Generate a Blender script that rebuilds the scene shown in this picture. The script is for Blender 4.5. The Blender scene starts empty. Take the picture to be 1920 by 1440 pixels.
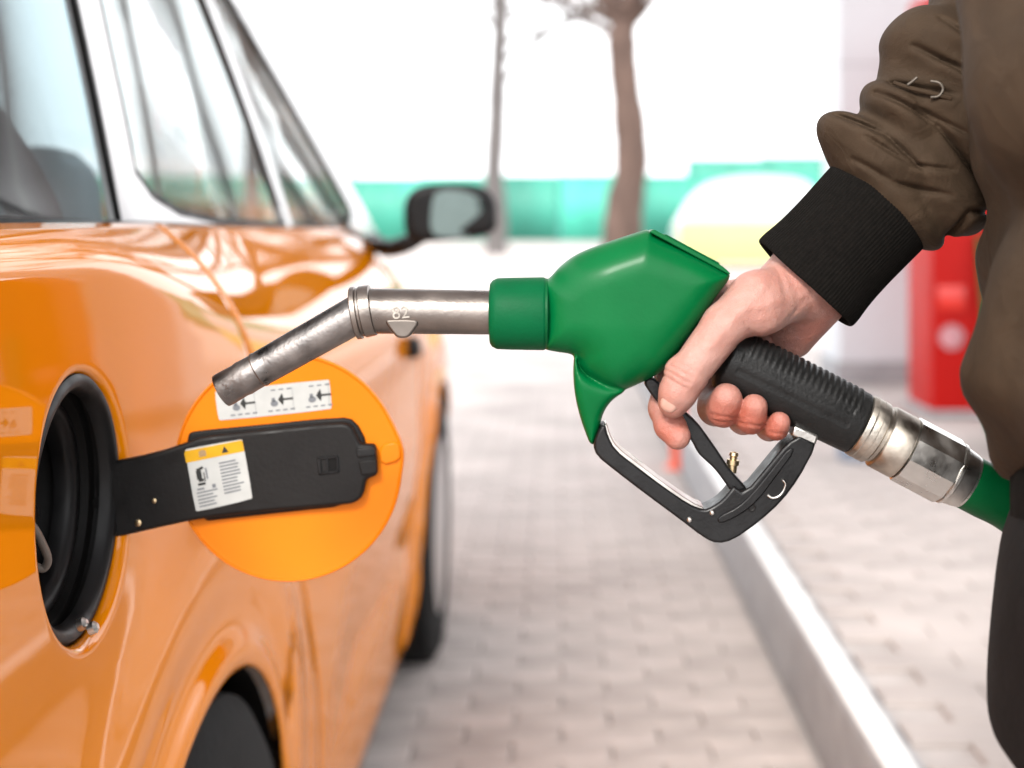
import bpy, bmesh, math, random
import numpy as np
from mathutils import Vector, Matrix
random.seed(7); rng = np.random.default_rng(7)
S = bpy.context.scene
C = S.collection
R = math.radians
# ---------------------------------------------------------------- camera, sky, sun, exposure
CAMH = 1.08; F = 2667.0; VX, VY = 1050.0, 410.0
cam = bpy.data.cameras.new('camera'); co = bpy.data.objects.new('camera', cam); C.objects.link(co)
co.location = (0, 0, CAMH); co.rotation_euler = (R(90), 0, 0)
cam.sensor_width = 36; cam.lens = 50
cam.shift_x = -(VX-960)/1920; cam.shift_y = -(720-VY)/1920
cam.clip_start = 0.02; cam.clip_end = 3000
cam.dof.use_dof = True; cam.dof.focus_distance = 0.85; cam.dof.aperture_fstop = 4.8
S.camera = co
w = bpy.data.worlds.new('World'); S.world = w; w.use_nodes = True
nt = w.node_tree; bg = nt.nodes['Background']
sky = nt.nodes.new('ShaderNodeTexSky'); sky.sky_type = 'NISHITA'; sky.sun_disc = False
SUN_EL, SUN_AZ = 36, 196          # azimuth: clockwise from +Y
sky.sun_elevation = R(SUN_EL); sky.sun_rotation = R(SUN_AZ); sky.air_density = 1.0; sky.dust_density = 3.0; sky.ozone_density = 1.0
hs = nt.nodes.new('ShaderNodeHueSaturation'); hs.inputs['Saturation'].default_value = 0.10
mixw = nt.nodes.new('ShaderNodeMix'); mixw.data_type = 'RGBA'; mixw.inputs[0].default_value = 0.72
mixw.inputs[7].default_value = (9.6, 9.7, 9.9, 1)       # even cloud cover over the clear-sky light
nt.links.new(sky.outputs[0], hs.inputs['Color']); nt.links.new(hs.outputs[0], mixw.inputs[6]); nt.links.new(mixw.outputs[2], bg.inputs['Color'])
bg.inputs['Strength'].default_value = 0.11
sl = bpy.data.lights.new('sun', 'SUN'); sl.energy = 1.2; sl.angle = R(14); sl.color = (1, .95, .88)
so = bpy.data.objects.new('sun', sl); C.objects.link(so)
az, el = R(SUN_AZ), R(SUN_EL)
sd = Vector((math.sin(az)*math.cos(el), math.cos(az)*math.cos(el), math.sin(el)))
so.rotation_euler = (-sd).to_track_quat('-Z', 'Y').to_euler(); so.location = sd*20
S.view_settings.view_transform = 'Standard'; S.view_settings.look = 'None'
S.view_settings.exposure = 1.8; S.view_settings.gamma = 1.0; S.view_settings.use_curve_mapping = False

# ---------------------------------------------------------------- materials
M = {}
def mat(name, col, rough=.5, metal=0, coat=0, coat_rough=.03, var=.0, vscale=8, bump=0, bscale=60, sss=0, trans=0, spec=.5, rvar=0, objrand=0, stretch=None, detail=4):
    m = bpy.data.materials.new(name); m.use_nodes = True; n = m.node_tree.nodes; L = m.node_tree.links
    b = n['Principled BSDF']
    b.inputs['Base Color'].default_value = (*col, 1); b.inputs['Roughness'].default_value = rough
    b.inputs['Metallic'].default_value = metal; b.inputs['Coat Weight'].default_value = coat; b.inputs['Coat Roughness'].default_value = coat_rough
    b.inputs['Specular IOR Level'].default_value = spec; b.inputs['Transmission Weight'].default_value = trans
    if sss:
        b.inputs['Subsurface Weight'].default_value = sss; b.inputs['Subsurface Radius'].default_value = (1, .35, .18); b.inputs['Subsurface Scale'].default_value = .004
    tc = n.new('ShaderNodeTexCoord'); src = tc.outputs['Object']
    if stretch:
        mp = n.new('ShaderNodeMapping'); mp.inputs['Scale'].default_value = stretch; L.new(src, mp.inputs[0]); src = mp.outputs[0]
    if var or rvar:
        no = n.new('ShaderNodeTexNoise'); no.inputs['Scale'].default_value = vscale; no.inputs['Detail'].default_value = detail; L.new(src, no.inputs['Vector'])
        if var:
            mr = n.new('ShaderNodeMapRange'); mr.inputs[1].default_value = .3; mr.inputs[2].default_value = .7; mr.inputs[3].default_value = 1-var; mr.inputs[4].default_value = 1+var; L.new(no.outputs[0], mr.inputs[0])
            mx = n.new('ShaderNodeVectorMath'); mx.operation = 'SCALE'; mx.inputs[0].default_value = col; L.new(mr.outputs[0], mx.inputs['Scale'])
            out = mx.outputs[0]
            if objrand:
                oi = n.new('ShaderNodeObjectInfo'); m2 = n.new('ShaderNodeMapRange'); m2.inputs[3].default_value = 1-objrand; m2.inputs[4].default_value = 1+objrand; L.new(oi.outputs['Random'], m2.inputs[0])
                mx2 = n.new('ShaderNodeVectorMath'); mx2.operation = 'SCALE'; L.new(out, mx2.inputs[0]); L.new(m2.outputs[0], mx2.inputs['Scale']); out = mx2.outputs[0]
            L.new(out, b.inputs['Base Color'])
        if rvar:
            mr = n.new('ShaderNodeMapRange'); mr.inputs[1].default_value = .3; mr.inputs[2].default_value = .7; mr.inputs[3].default_value = max(.02, rough-rvar); mr.inputs[4].default_value = rough+rvar; L.new(no.outputs[0], mr.inputs[0]); L.new(mr.outputs[0], b.inputs['Roughness'])
    if bump:
        nb = n.new('ShaderNodeTexNoise'); nb.inputs['Scale'].default_value = bscale; nb.inputs['Detail'].default_value = 5; L.new(src, nb.inputs['Vector'])
        bp = n.new('ShaderNodeBump'); bp.inputs['Strength'].default_value = bump; bp.inputs['Distance'].default_value = .002; L.new(nb.outputs[0], bp.inputs['Height']); L.new(bp.outputs[0], b.inputs['Normal'])
    b.inputs['Coat IOR'].default_value = 1.52
    M[name] = m; return m
mat('paint', (.64, .193, .0006), .5, coat=.85, coat_rough=.03, spec=.0, var=.02, vscale=3)
mat('pillar_sky_wash', (.50, .50, .50), .4, coat=.6, var=.02, vscale=3)  # pale base colour stands in for sky reflection washing out the pillars
mat('lid_paint', (.65, .165, .001), .5, coat=.12, coat_rough=.2, spec=.15, var=.03, vscale=20)
mat('steel', (.215, .190, .172), .36, metal=1, var=.2, vscale=45, rvar=.12, bump=.10, bscale=420)
mat('spout_steel', (.185, .172, .165), .38, metal=1, var=.35, vscale=70, rvar=.14, bump=.16, bscale=380)
mat('bright_steel', (.56, .545, .52), .34, metal=1, var=.18, vscale=60, rvar=.12, bump=.08, bscale=400)
mat('stain_steel', (.40, .365, .32), .42, metal=1, var=.35, vscale=80, rvar=.15, bump=.1, bscale=300)
mat('dull_steel', (.15, .132, .118), .5, metal=1, var=.2, vscale=60)
mat('brass', (.55, .42, .25), .35, metal=1, var=.2, vscale=90)
mat('green_plastic', (.0002, .090, .023), .36, coat=.12, coat_rough=.22, var=.10, vscale=25, bump=.06, bscale=500, rvar=.10, spec=.08)
mat('green_sleeve', (.0002, .080, .026), .5, var=.10, vscale=40, bump=.1, bscale=700, spec=.10)
mat('hose_green', (.0002, .078, .021), .45, var=.12, vscale=30, bump=.1, bscale=400, spec=.15)
mat('black_rubber', (.0065, .0065, .0065), .5, var=.25, vscale=60, bump=.2, bscale=500, rvar=.1, spec=.28)
mat('black_plastic', (.006, .006, .0065), .4, var=.3, vscale=70, bump=.1, bscale=500, rvar=.12, spec=.28)
mat('black_matte', (.0055, .005, .005), .55, var=.3, vscale=60, bump=.1, bscale=400, rvar=.12, spec=.25)
mat('well_black', (.003, .0028, .0028), .6, var=.3, vscale=30, spec=.15)
mat('gloss_rim', (.005, .005, .0055), .45, var=.3, vscale=60, rvar=.12, spec=.22)
mat('tyre', (.006, .006, .006), .85, var=.25, vscale=40, bump=.4, bscale=150, spec=.2)
mat('alloy', (.5, .5, .5), .3, metal=1, var=.1)
mat('label_white', (.40, .41, .40), .45, var=.06, vscale=90, spec=.3)
mat('label_yellow', (.50, .27, .006), .45, var=.06, vscale=90, spec=.3)
mat('ink_black', (.006, .007, .007), .6)
mat('ink_grey', (.13, .14, .155), .6)
mat('zip_metal', (.10, .085, .07), .5, metal=.6, var=.3, vscale=100)
mat('tether', (.12, .10, .085), .4, var=.2)
mat('cuff', (.0045, .0038, .0032), .95, var=.25, vscale=300, bump=.3, bscale=900, spec=.1)
mat('jacket', (.040, .0255, .0152), .8, var=.16, vscale=45, bump=.45, bscale=45, spec=.15, detail=8)
mat('trousers', (.006, .005, .005), .9, var=.2, vscale=40, bump=.3, bscale=200, spec=.15)
mat('hair', (.02, .012, .008), .6, bump=.5, bscale=200)
mat('leather', (.02, .014, .01), .5, var=.2)
mat('paver', (.43, .385, .365), .85, var=.16, vscale=9, bump=.5, bscale=120, objrand=.10, spec=.3)
mat('paver_far', (.43, .385, .365), .85, var=.22, vscale=2.2, bump=.4, bscale=80, spec=.3)
mat('joint', (.40, .365, .35), .95, var=.15, vscale=14)
mat('kerb_grey', (.29, .29, .30), .85, var=.14, vscale=12, bump=.4, bscale=90)
mat('kerb_white', (.74, .74, .73), .7, var=.07, vscale=10, bump=.3, bscale=90)
mat('bark', (.075, .047, .037), .95, var=.35, vscale=6, bump=1, bscale=30, stretch=(1, 1, .3))
mat('bark_pale', (.11, .10, .097), .95, var=.25, vscale=6, bump=.8, bscale=30, stretch=(1, 1, .3))
mat('leaf_bud', (.20, .23, .12), .8, var=.2, vscale=4)
mat('teal', (.04, .28, .205), .6, var=.35, vscale=.35, objrand=.25)
mat('teal_post', (.10, .34, .30), .5, var=.1)
mat('hedge', (.05, .22, .165), .9, var=.3, vscale=1.5)
mat('white_wall', (.58, .60, .63), .6, var=.03, vscale=2)
mat('pump_red', (.40, .006, .004), .45, var=.06, vscale=5, spec=.15)
mat('pump_white', (.75, .73, .74), .4, var=.05)
mat('badge_pink', (.45, .20, .22), .5, var=.3, vscale=30)
mat('screen', (.02, .025, .03), .15)
mat('bollard_red', (.80, .10, .03), .4, var=.08)
mat('blue_bin', (.20, .24, .31), .6, var=.1)
mat('van_white', (.42, .44, .44), .3, coat=.2, var=.02)
mat('van_yellow', (.40, .40, .17), .35, coat=.2, var=.03)
mat('van_glass', (.10, .13, .15), .08)
mat('lamp_glass', (.6, .02, .01), .15)
mat('lamp_clear', (.7, .7, .7), .1)
mat('seat_red', (.10, .003, .003), .8, var=.2, vscale=20, spec=.2)
mat('seat_grey', (.30, .33, .35), .8, var=.1, vscale=20)
mat('interior', (.12, .13, .14), .8)
mat('mirror_glass', (.26, .36, .36), .03, metal=1)
# skin with redness carried by the 'flush' attribute (fingertips, knuckles)
m = mat('skin', (.60, .36, .28), .48, sss=.25, bump=.12, bscale=420, spec=.4)
n = m.node_tree.nodes; L = m.node_tree.links; b = n['Principled BSDF']
at = n.new('ShaderNodeAttribute'); at.attribute_name = 'flush'
no = n.new('ShaderNodeTexNoise'); no.inputs['Scale'].default_value = 75; no.inputs['Detail'].default_value = 5
tc = n.new('ShaderNodeTexCoord'); L.new(tc.outputs['Object'], no.inputs['Vector'])
ma = n.new('ShaderNodeMath'); ma.operation = 'MULTIPLY_ADD'; ma.inputs[1].default_value = .9; ma.inputs[2].default_value = -.42; L.new(no.outputs[0], ma.inputs[0])
ad = n.new('ShaderNodeMath'); ad.operation = 'ADD'; ad.use_clamp = True; L.new(at.outputs['Fac'], ad.inputs[0]); L.new(ma.outputs[0], ad.inputs[1])
mc = n.new('ShaderNodeMix'); mc.data_type = 'RGBA'; mc.inputs[6].default_value = (.40, .228, .190, 1); mc.inputs[7].default_value = (.34, .098, .066, 1)
L.new(ad.outputs[0], mc.inputs[0]); L.new(mc.outputs[2], b.inputs['Base Color'])
mat('nail', (.46, .27, .22), .28, sss=.2)
nb = n.new('ShaderNodeTexVoronoi'); nb.feature = 'DISTANCE_TO_EDGE'; nb.inputs['Scale'].default_value = 900; L.new(tc.outputs['Object'], nb.inputs['Vector'])
nw = n.new('ShaderNodeTexNoise'); nw.inputs['Scale'].default_value = 160; nw.inputs['Detail'].default_value = 6; L.new(tc.outputs['Object'], nw.inputs['Vector'])
am = n.new('ShaderNodeMath'); am.operation = 'MULTIPLY_ADD'; am.inputs[1].default_value = .35; L.new(nb.outputs['Distance'], am.inputs[0]); L.new(nw.outputs[0], am.inputs[2])
bp = [x for x in n if x.type == 'BUMP'][0]; bp.inputs['Strength'].default_value = .6; bp.inputs['Distance'].default_value = .002; L.new(am.outputs[0], bp.inputs['Height'])
# jacket: soft crumple below the weave
m = M['jacket']; n = m.node_tree.nodes; L = m.node_tree.links; bp = [x for x in n if x.type == 'BUMP'][0]; nb = [x for x in n if x.type == 'TEX_NOISE' and abs(x.inputs['Scale'].default_value-45) < .1][-1]
nb.inputs['Distortion'].default_value = 1.2; nb.inputs['Detail'].default_value = 3; bp.inputs['Distance'].default_value = .004
wv = n.new('ShaderNodeTexNoise'); wv.inputs['Scale'].default_value = 1100; b2 = n.new('ShaderNodeBump'); b2.inputs['Strength'].default_value = .35; b2.inputs['Distance'].default_value = .0006
tcj = [x for x in n if x.type == 'TEX_COORD'][0]; L.new(tcj.outputs['Object'], wv.inputs['Vector']); L.new(wv.outputs[0], b2.inputs['Height']); L.new(bp.outputs[0], b2.inputs['Normal']); L.new(b2.outputs[0], n['Principled BSDF'].inputs['Normal'])
# window glass: thin tinted pane
m = bpy.data.materials.new('glass'); m.use_nodes = True; n = m.node_tree.nodes; L = m.node_tree.links
n.remove(n['Principled BSDF']); tr = n.new('ShaderNodeBsdfTransparent'); tr.inputs[0].default_value = (.93, .95, .95, 1)
gl = n.new('ShaderNodeBsdfGlossy'); gl.inputs['Roughness'].default_value = .01; fr = n.new('ShaderNodeFresnel'); fr.inputs[0].default_value = 1.55
ge = n.new('ShaderNodeNewGeometry'); mr = n.new('ShaderNodeMapRange'); mr.inputs[3].default_value = 1.55; mr.inputs[4].default_value = 1/1.55; L.new(ge.outputs['Backfacing'], mr.inputs[0]); L.new(mr.outputs[0], fr.inputs[0])
ms = n.new('ShaderNodeMixShader'); L.new(fr.outputs[0], ms.inputs[0]); L.new(tr.outputs[0], ms.inputs[1]); L.new(gl.outputs[0], ms.inputs[2]); L.new(ms.outputs[0], n['Material Output'].inputs[0]); M['glass'] = m
g2 = m.copy(); g2.name = 'privacy_glass'; [x for x in g2.node_tree.nodes if x.type == 'BSDF_TRANSPARENT'][0].inputs[0].default_value = (.70, .77, .79, 1); M['privacy_glass'] = g2

# ---------------------------------------------------------------- helpers
def thing(name, label, cat, loc, group=None):
    o = bpy.data.objects.new(name, None); C.objects.link(o); o.location = loc; o.empty_display_size = .05
    o['label'] = label; o['category'] = cat
    if group: o['group'] = group
    return o
def wloc(o):
    v = Vector((0, 0, 0))
    while o: v += o.location; o = o.parent
    return v
def obj(name, verts, faces, m, parent=None, smooth=True, loc=None, angle=None):
    """mesh object from world-space vertices; stored relative to its parent (or to loc)"""
    base = wloc(parent) if parent else Vector(loc or (0, 0, 0))
    v = np.asarray(verts, float) - np.array(base)
    me = bpy.data.meshes.new(name); me.from_pydata(v.tolist(), [], [tuple(int(i) for i in f) for f in faces]); me.update()
    me.materials.append(M[m])
    if smooth: me.polygons.foreach_set('use_smooth', [True]*len(me.polygons))
    o = bpy.data.objects.new(name, me); C.objects.link(o)
    if parent: o.parent = parent
    else: o.location = base
    if angle: 
        bm = bmesh.new(); bm.from_mesh(me)
        for e in bm.edges:
            if len(e.link_faces) == 2 and e.calc_face_angle(0) > R(angle): e.smooth = False
        bm.to_mesh(me); bm.free()
    return o
def fixn(o):
    bm = bmesh.new(); bm.from_mesh(o.data); bmesh.ops.recalc_face_normals(bm, faces=bm.faces); bm.to_mesh(o.data); bm.free(); return o
def P(px, py, Y): return np.array(((px-VX)/F*Y, Y, CAMH-(py-VY)/F*Y))
YN = .83; SN = YN/F
def N(p):                      # nozzle frame: (u right, v down, w towards the viewer), 1 unit = SN metres
    p = np.atleast_2d(np.asarray(p, float))
    return np.stack([(p[:, 0]-VX)*SN, YN-p[:, 2]*SN, CAMH-(p[:, 1]-VY)*SN], 1)
def bevel(o, width, seg=2, angle=30):
    mo = o.modifiers.new('bevel', 'BEVEL'); mo.width = width; mo.segments = seg; mo.limit_method = 'ANGLE'; mo.angle_limit = R(angle); mo.harden_normals = False
    return o
def smooth_poly(pts, it=2, keep=()):
    pts = [np.array(p, float) for p in pts]; fl = [i in keep for i in range(len(pts))]
    for _ in range(it):
        q, g = [], []
        k = len(pts)
        for i in range(k):
            a, b_, c = pts[i-1], pts[i], pts[(i+1) % k]
            if fl[i]: q.append(b_); g.append(True)
            else: q += [b_*.75+a*.25, b_*.75+c*.25]; g += [False, False]
        pts, fl = q, g
    return np.array(pts)
def prism(name, poly, w0, w1, m, parent, bev=0, seg=2, tf=N, smooth=True):
    poly = np.asarray(poly, float); k = len(poly)
    a = np.column_stack([poly, np.full(k, w0)]); b_ = np.column_stack([poly, np.full(k, w1)])
    V = tf(np.vstack([a, b_])); fs = [tuple(range(k)), tuple(range(2*k-1, k-1, -1))]
    fs += [(i, (i+1) % k, k+(i+1) % k, k+i) for i in range(k)]
    o = fixn(obj(name, V, fs, m, parent, smooth, angle=35))
    if bev: bevel(o, bev, seg, 40)
    return o
def frame(d):
    d = np.asarray(d, float); d = d/np.linalg.norm(d)
    a = np.array((0, 0, 1.)) if abs(d[2]) < .9 else np.array((1., 0, 0))
    x = np.cross(a, d); x /= np.linalg.norm(x); return d, x, np.cross(d, x)
def lathe(name, p0, d, prof, m, parent, seg=48, tf=N, angle=35, ph=0, smooth=True, sx=1, sy=1, caps=True):
    d, x, y = frame(d); p0 = np.asarray(p0, float); V = []; fs = []
    for t, r in prof:
        for k in range(seg):
            a = 2*math.pi*k/seg+ph; V.append(p0+d*t+(x*math.cos(a)*sx+y*math.sin(a)*sy)*r)
    n_ = len(prof)
    for i in range(n_-1):
        for k in range(seg):
            k2 = (k+1) % seg; fs.append((i*seg+k, i*seg+k2, (i+1)*seg+k2, (i+1)*seg+k))
    if caps and prof[0][1] > 1e-6: fs.append(tuple(range(seg-1, -1, -1)))
    if caps and prof[-1][1] > 1e-6: fs.append(tuple((n_-1)*seg+k for k in range(seg)))
    V = np.array(V); V = tf(V) if tf else V
    return fixn(obj(name, V, fs, m, parent, smooth, angle=angle))
def tube_geo(path, rad, seg=10):
    path = np.asarray(path, float); k = len(path); rad = np.broadcast_to(rad, (k,))
    tg = np.gradient(path, axis=0); V = []; fs = []
    _, x, y = frame(tg[0])
    for i in range(k):
        t = tg[i]/np.linalg.norm(tg[i]); x = x-t*np.dot(x, t); x /= np.linalg.norm(x); y = np.cross(t, x)
        for j in range(seg):
            a = 2*math.pi*j/seg; V.append(path[i]+(x*math.cos(a)+y*math.sin(a))*rad[i])
    for i in range(k-1):
        for j in range(seg):
            j2 = (j+1) % seg; fs.append((i*seg+j, i*seg+j2, (i+1)*seg+j2, (i+1)*seg+j))
    fs.append(tuple(range(seg-1, -1, -1))); fs.append(tuple((k-1)*seg+j for j in range(seg)))
    return np.array(V), fs
def spline(pts, n_=8):
    pts = np.asarray(pts, float); p = np.vstack([2*pts[0]-pts[1], pts, 2*pts[-1]-pts[-2]]); out = []
    for i in range(1, len(p)-2):
        for t in np.linspace(0, 1, n_, endpoint=False):
            a, b_, c, d = p[i-1:i+3]
            out.append(.5*((2*b_)+(c-a)*t+(2*a-5*b_+4*c-d)*t*t+(3*b_-a-3*c+d)*t**3))
    out.append(pts[-1]); return np.array(out)
def tube(name, path, rad, m, parent=None, seg=10, tf=None, loc=None):
    V, fs = tube_geo(path, rad, seg); V = tf(V) if tf else V
    return fixn(obj(name, V, fs, m, parent, loc=loc, angle=50))
class MB:
    def __init__(s): s.v = []; s.f = []
    def add(s, V, fs):
        k = len(s.v); s.v += [tuple(p) for p in V]; s.f += [tuple(i+k for i in f) for f in fs]
    def box(s, a, b_):
        x0, y0, z0 = a; x1, y1, z1 = b_
        s.add([(x0, y0, z0), (x1, y0, z0), (x1, y1, z0), (x0, y1, z0), (x0, y0, z1), (x1, y0, z1), (x1, y1, z1), (x0, y1, z1)],
              [(0, 3, 2, 1), (4, 5, 6, 7), (0, 1, 5, 4), (1, 2, 6, 5), (2, 3, 7, 6), (3, 0, 4, 7)])
    def build(s, name, m, parent=None, smooth=False, loc=None, bev=0):
        o = obj(name, s.v, s.f, m, parent, smooth, loc)
        if bev: bevel(o, bev, 3); o.data.polygons.foreach_set('use_smooth', [True]*len(o.data.polygons))
        return o
def boxo(name, a, b_, m, parent=None, bev=.004, loc=None):
    mb = MB(); mb.box(a, b_); return mb.build(name, m, parent, loc=loc, bev=bev)
def largest(V, Q):
    lab = np.arange(len(V))
    for _ in range(400):
        m_ = lab[Q].min(1); new = lab.copy()
        for k in range(4): np.minimum.at(new, Q[:, k], m_)
        new = new[new]
        if (new == lab).all(): break
        lab = new
    u, c = np.unique(lab, return_counts=True); keep = lab == u[c.argmax()]
    ni = np.cumsum(keep)-1; return V[keep], ni[Q[keep[Q].all(1)]]
# ---- signed distance fields -> mesh (surface nets)
def smin(a, b_, k):
    h = np.clip(.5+.5*(b_-a)/k, 0, 1); return b_*(1-h)+a*h-k*h*(1-h)
def smax(a, b_, k): return -smin(-a, -b_, k)
def cap(G, a, b_, ra, rb):
    a = np.asarray(a, np.float32); ba = np.asarray(b_, np.float32)-a; q = float(np.dot(ba, ba))
    X, Y, Z = G[0]-a[0], G[1]-a[1], G[2]-a[2]
    t = np.clip((X*ba[0]+Y*ba[1]+Z*ba[2])/q, 0, 1)
    return np.sqrt((X-t*ba[0])**2+(Y-t*ba[1])**2+(Z-t*ba[2])**2)-(ra+(rb-ra)*t)
def chain(G, pts, rad, k):
    d = None
    for i in range(len(pts)-1):
        e = cap(G, pts[i], pts[i+1], rad[i], rad[i+1]); d = e if d is None else smin(d, e, k)
    return d
def line2(G, a, b_):      # distance to a line in the (u, v) plane
    return cap([G[0], G[1], np.zeros((1, 1, 1), np.float32)], (a[0], a[1], 0), (b_[0], b_[1], 0), 0, 0)
def ell(G, c, r, ax=None):
    q = [G[i]-c[i] for i in range(3)]
    if ax is not None: q = [sum(q[j]*ax[i][j] for j in range(3)) for i in range(3)]
    k0 = np.sqrt(sum((q[i]/r[i])**2 for i in range(3))); k1 = np.sqrt(sum((q[i]/r[i]**2)**2 for i in range(3)))+1e-9
    return k0*(k0-1)/k1
def grid(lo, hi, h):
    ax = [np.arange(lo[i], hi[i]+h, h, dtype=np.float32) for i in range(3)]
    return np.meshgrid(*ax, indexing='ij', sparse=True), [len(a) for a in ax]
def nets(f, lo, h):
    ins = f < 0; nx, ny, nz = f.shape
    cnt = np.zeros((nx-1, ny-1, nz-1), np.int8)
    sl_ = lambda A, i, j, k: A[i:nx-1+i, j:ny-1+j, k:nz-1+k]
    for i in (0, 1):
        for j in (0, 1):
            for k in (0, 1): cnt += sl_(ins, i, j, k)
    act = (cnt > 0) & (cnt < 8); idx = -np.ones(act.shape, np.int64); I = np.argwhere(act); idx[act] = np.arange(len(I))
    acc = np.zeros((len(I), 3)); num = np.zeros(len(I))
    cor = [(i, j, k) for i in (0, 1) for j in (0, 1) for k in (0, 1)]
    for a in cor:
        for ax in range(3):
            if a[ax] == 0:
                b_ = list(a); b_[ax] = 1
                fa = f[I[:, 0]+a[0], I[:, 1]+a[1], I[:, 2]+a[2]]; fb = f[I[:, 0]+b_[0], I[:, 1]+b_[1], I[:, 2]+b_[2]]
                c = (fa < 0) != (fb < 0); t = np.where(c, fa/np.where(c, fa-fb, 1), 0)
                p = np.array(a, float)[None]+np.zeros((len(I), 3)); p[:, ax] += t
                acc += p*c[:, None]; num += c
    V = (I+acc/num[:, None])*h+np.array(lo)
    Q = []
    for ax in range(3):
        o1, o2 = [(1, 2), (2, 0), (0, 1)][ax]
        s0 = [slice(1, -1)]*3; s1 = [slice(1, -1)]*3; s0[ax] = slice(0, -1); s1[ax] = slice(1, None)
        A, B = ins[tuple(s0)], ins[tuple(s1)]
        E = np.argwhere(A != B); off = np.array([1, 1, 1]); off[ax] = 0; flip = A[A != B]; E = E+off
        d1 = np.zeros(3, int); d1[o1] = 1; d2 = np.zeros(3, int); d2[o2] = 1
        g = lambda e: idx[e[:, 0], e[:, 1], e[:, 2]]
        q = np.stack([g(E-d1-d2), g(E-d2), g(E), g(E-d1)], 1); q[~flip] = q[~flip][:, ::-1]; Q.append(q)
    Q = np.vstack(Q); Q = Q[(Q >= 0).all(1)]
    return V, Q
def fastobj(name, V, Q, m, parent):
    base = np.array(wloc(parent)) if parent else np.zeros(3)
    me = bpy.data.meshes.new(name); me.from_pydata((V-base).tolist(), [], Q.tolist()); me.update(); me.materials.append(M[m])
    me.polygons.foreach_set('use_smooth', [True]*len(me.polygons))
    o = bpy.data.objects.new(name, me); C.objects.link(o); o.parent = parent; return o
def relax(V, Q, it=2, lam=.5):
    for _ in range(it):
        s = np.zeros_like(V); c = np.zeros(len(V))
        for a, b_ in ((0, 1), (1, 2), (2, 3), (3, 0)):
            np.add.at(s, Q[:, a], V[Q[:, b_]]); np.add.at(s, Q[:, b_], V[Q[:, a]]); np.add.at(c, Q[:, a], 1); np.add.at(c, Q[:, b_], 1)
        V = V+lam*(s/np.maximum(c, 1)[:, None]-V)
    return V
def sd_poly(U, V, poly):
    d = np.full(np.broadcast(U, V).shape, 1e9); s = np.ones_like(d); k = len(poly)
    for i in range(k):
        a, b_ = poly[i], poly[i-1]; ex, ey = b_-a; wx, wy = U-a[0], V-a[1]
        t = np.clip((wx*ex+wy*ey)/(ex*ex+ey*ey), 0, 1); d = np.minimum(d, (wx-ex*t)**2+(wy-ey*t)**2)
        c1 = V >= a[1]; c2 = V < b_[1]; c3 = ex*wy > ey*wx
        s = np.where((c1 & c2 & c3) | (~c1 & ~c2 & ~c3), -s, s)
    return s*np.sqrt(d)
sm = lambda a, b_, x: (lambda t: t*t*(3-2*t))(np.clip((x-a)/(b_-a), 0, 1))

# ================================================================ SETTING
def grid_ground():
    g = MB(); g.add([(-400, -60, 0), (400, -60, 0), (400, 900, 0), (-400, 900, 0)], [(0, 1, 2, 3)])
    o = g.build('ground', 'joint'); o['kind'] = 'structure'; return o
ground = grid_ground()
KX, KH = .513, .20               # kerb line (x) and island height
def paver_mesh(name, lx, ly, h=.012, c=.0035):
    a, b_ = lx/2, ly/2
    v = [(-a, -b_, 0), (a, -b_, 0), (a, b_, 0), (-a, b_, 0), (-a, -b_, h-c*.7), (a, -b_, h-c*.7), (a, b_, h-c*.7), (-a, b_, h-c*.7), (-a+c, -b_+c, h), (a-c, -b_+c, h), (a-c, b_-c, h), (-a+c, b_-c, h)]
    f = [(8, 9, 10, 11)]+[(i, (i+1) % 4, 4+(i+1) % 4, 4+i) for i in range(4)]+[(4+i, 4+(i+1) % 4, 8+(i+1) % 4, 8+i) for i in range(4)]
    return v, f
PL, PW = .2, .1
pv, pf = paver_mesh('p', PL-.0045, PW-.0045)
pm = bpy.data.meshes.new('paver'); pm.from_pydata(pv, [], pf); pm.materials.append(M['paver'])
near = []; far = MB()
for r_ in range(0, 330):
    y = 1.0+r_*PW+PW/2
    xl, xr = (-2.6, KX-.01) if y < 9 else (-5.5, KX-.01)
    if y > 14: break
    x = KX-.01-PL/2-(PL/2 if r_ % 2 else 0)
    while x > xl:
        vis = 2.75 < y < 6.0 and x > -.36-.02*y
        hz = random.uniform(-.0009, .0009)
        if vis: near.append((y, x, hz))
        else: far.add([(x+a, y+b_, c+hz) for a, b_, c in pv], pf)
        x -= PL
    if r_ % 2:
        x = KX-.01-PL/4; far.add([(x+a*.49, y+b_, c) for a, b_, c in pv], pf)
near.sort()
for y, x, hz in near[:280]:
    o = bpy.data.objects.new('paver', pm); C.objects.link(o); o.parent = ground; o.location = (x, y, hz)
for y, x, hz in near[280:]: far.add([(x+a, y+b_, c+hz) for a, b_, c in pv], pf)
fo = far.build('paver_field', 'paver_far', ground); fo['kind'] = 'stuff'
# far paving sheet beyond the built blocks
g = MB(); g.add([(-80, 14, .010), (80, 14, .010), (80, 130, .010), (-80, 130, .010)], [(0, 1, 2, 3)]); g.add([(-80, .5, .010), (-5.6, .5, .010), (-5.6, 14, .010), (-80, 14, .010)], [(0, 1, 2, 3)])
o = g.build('paving', 'paver_far'); o['kind'] = 'structure'
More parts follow.
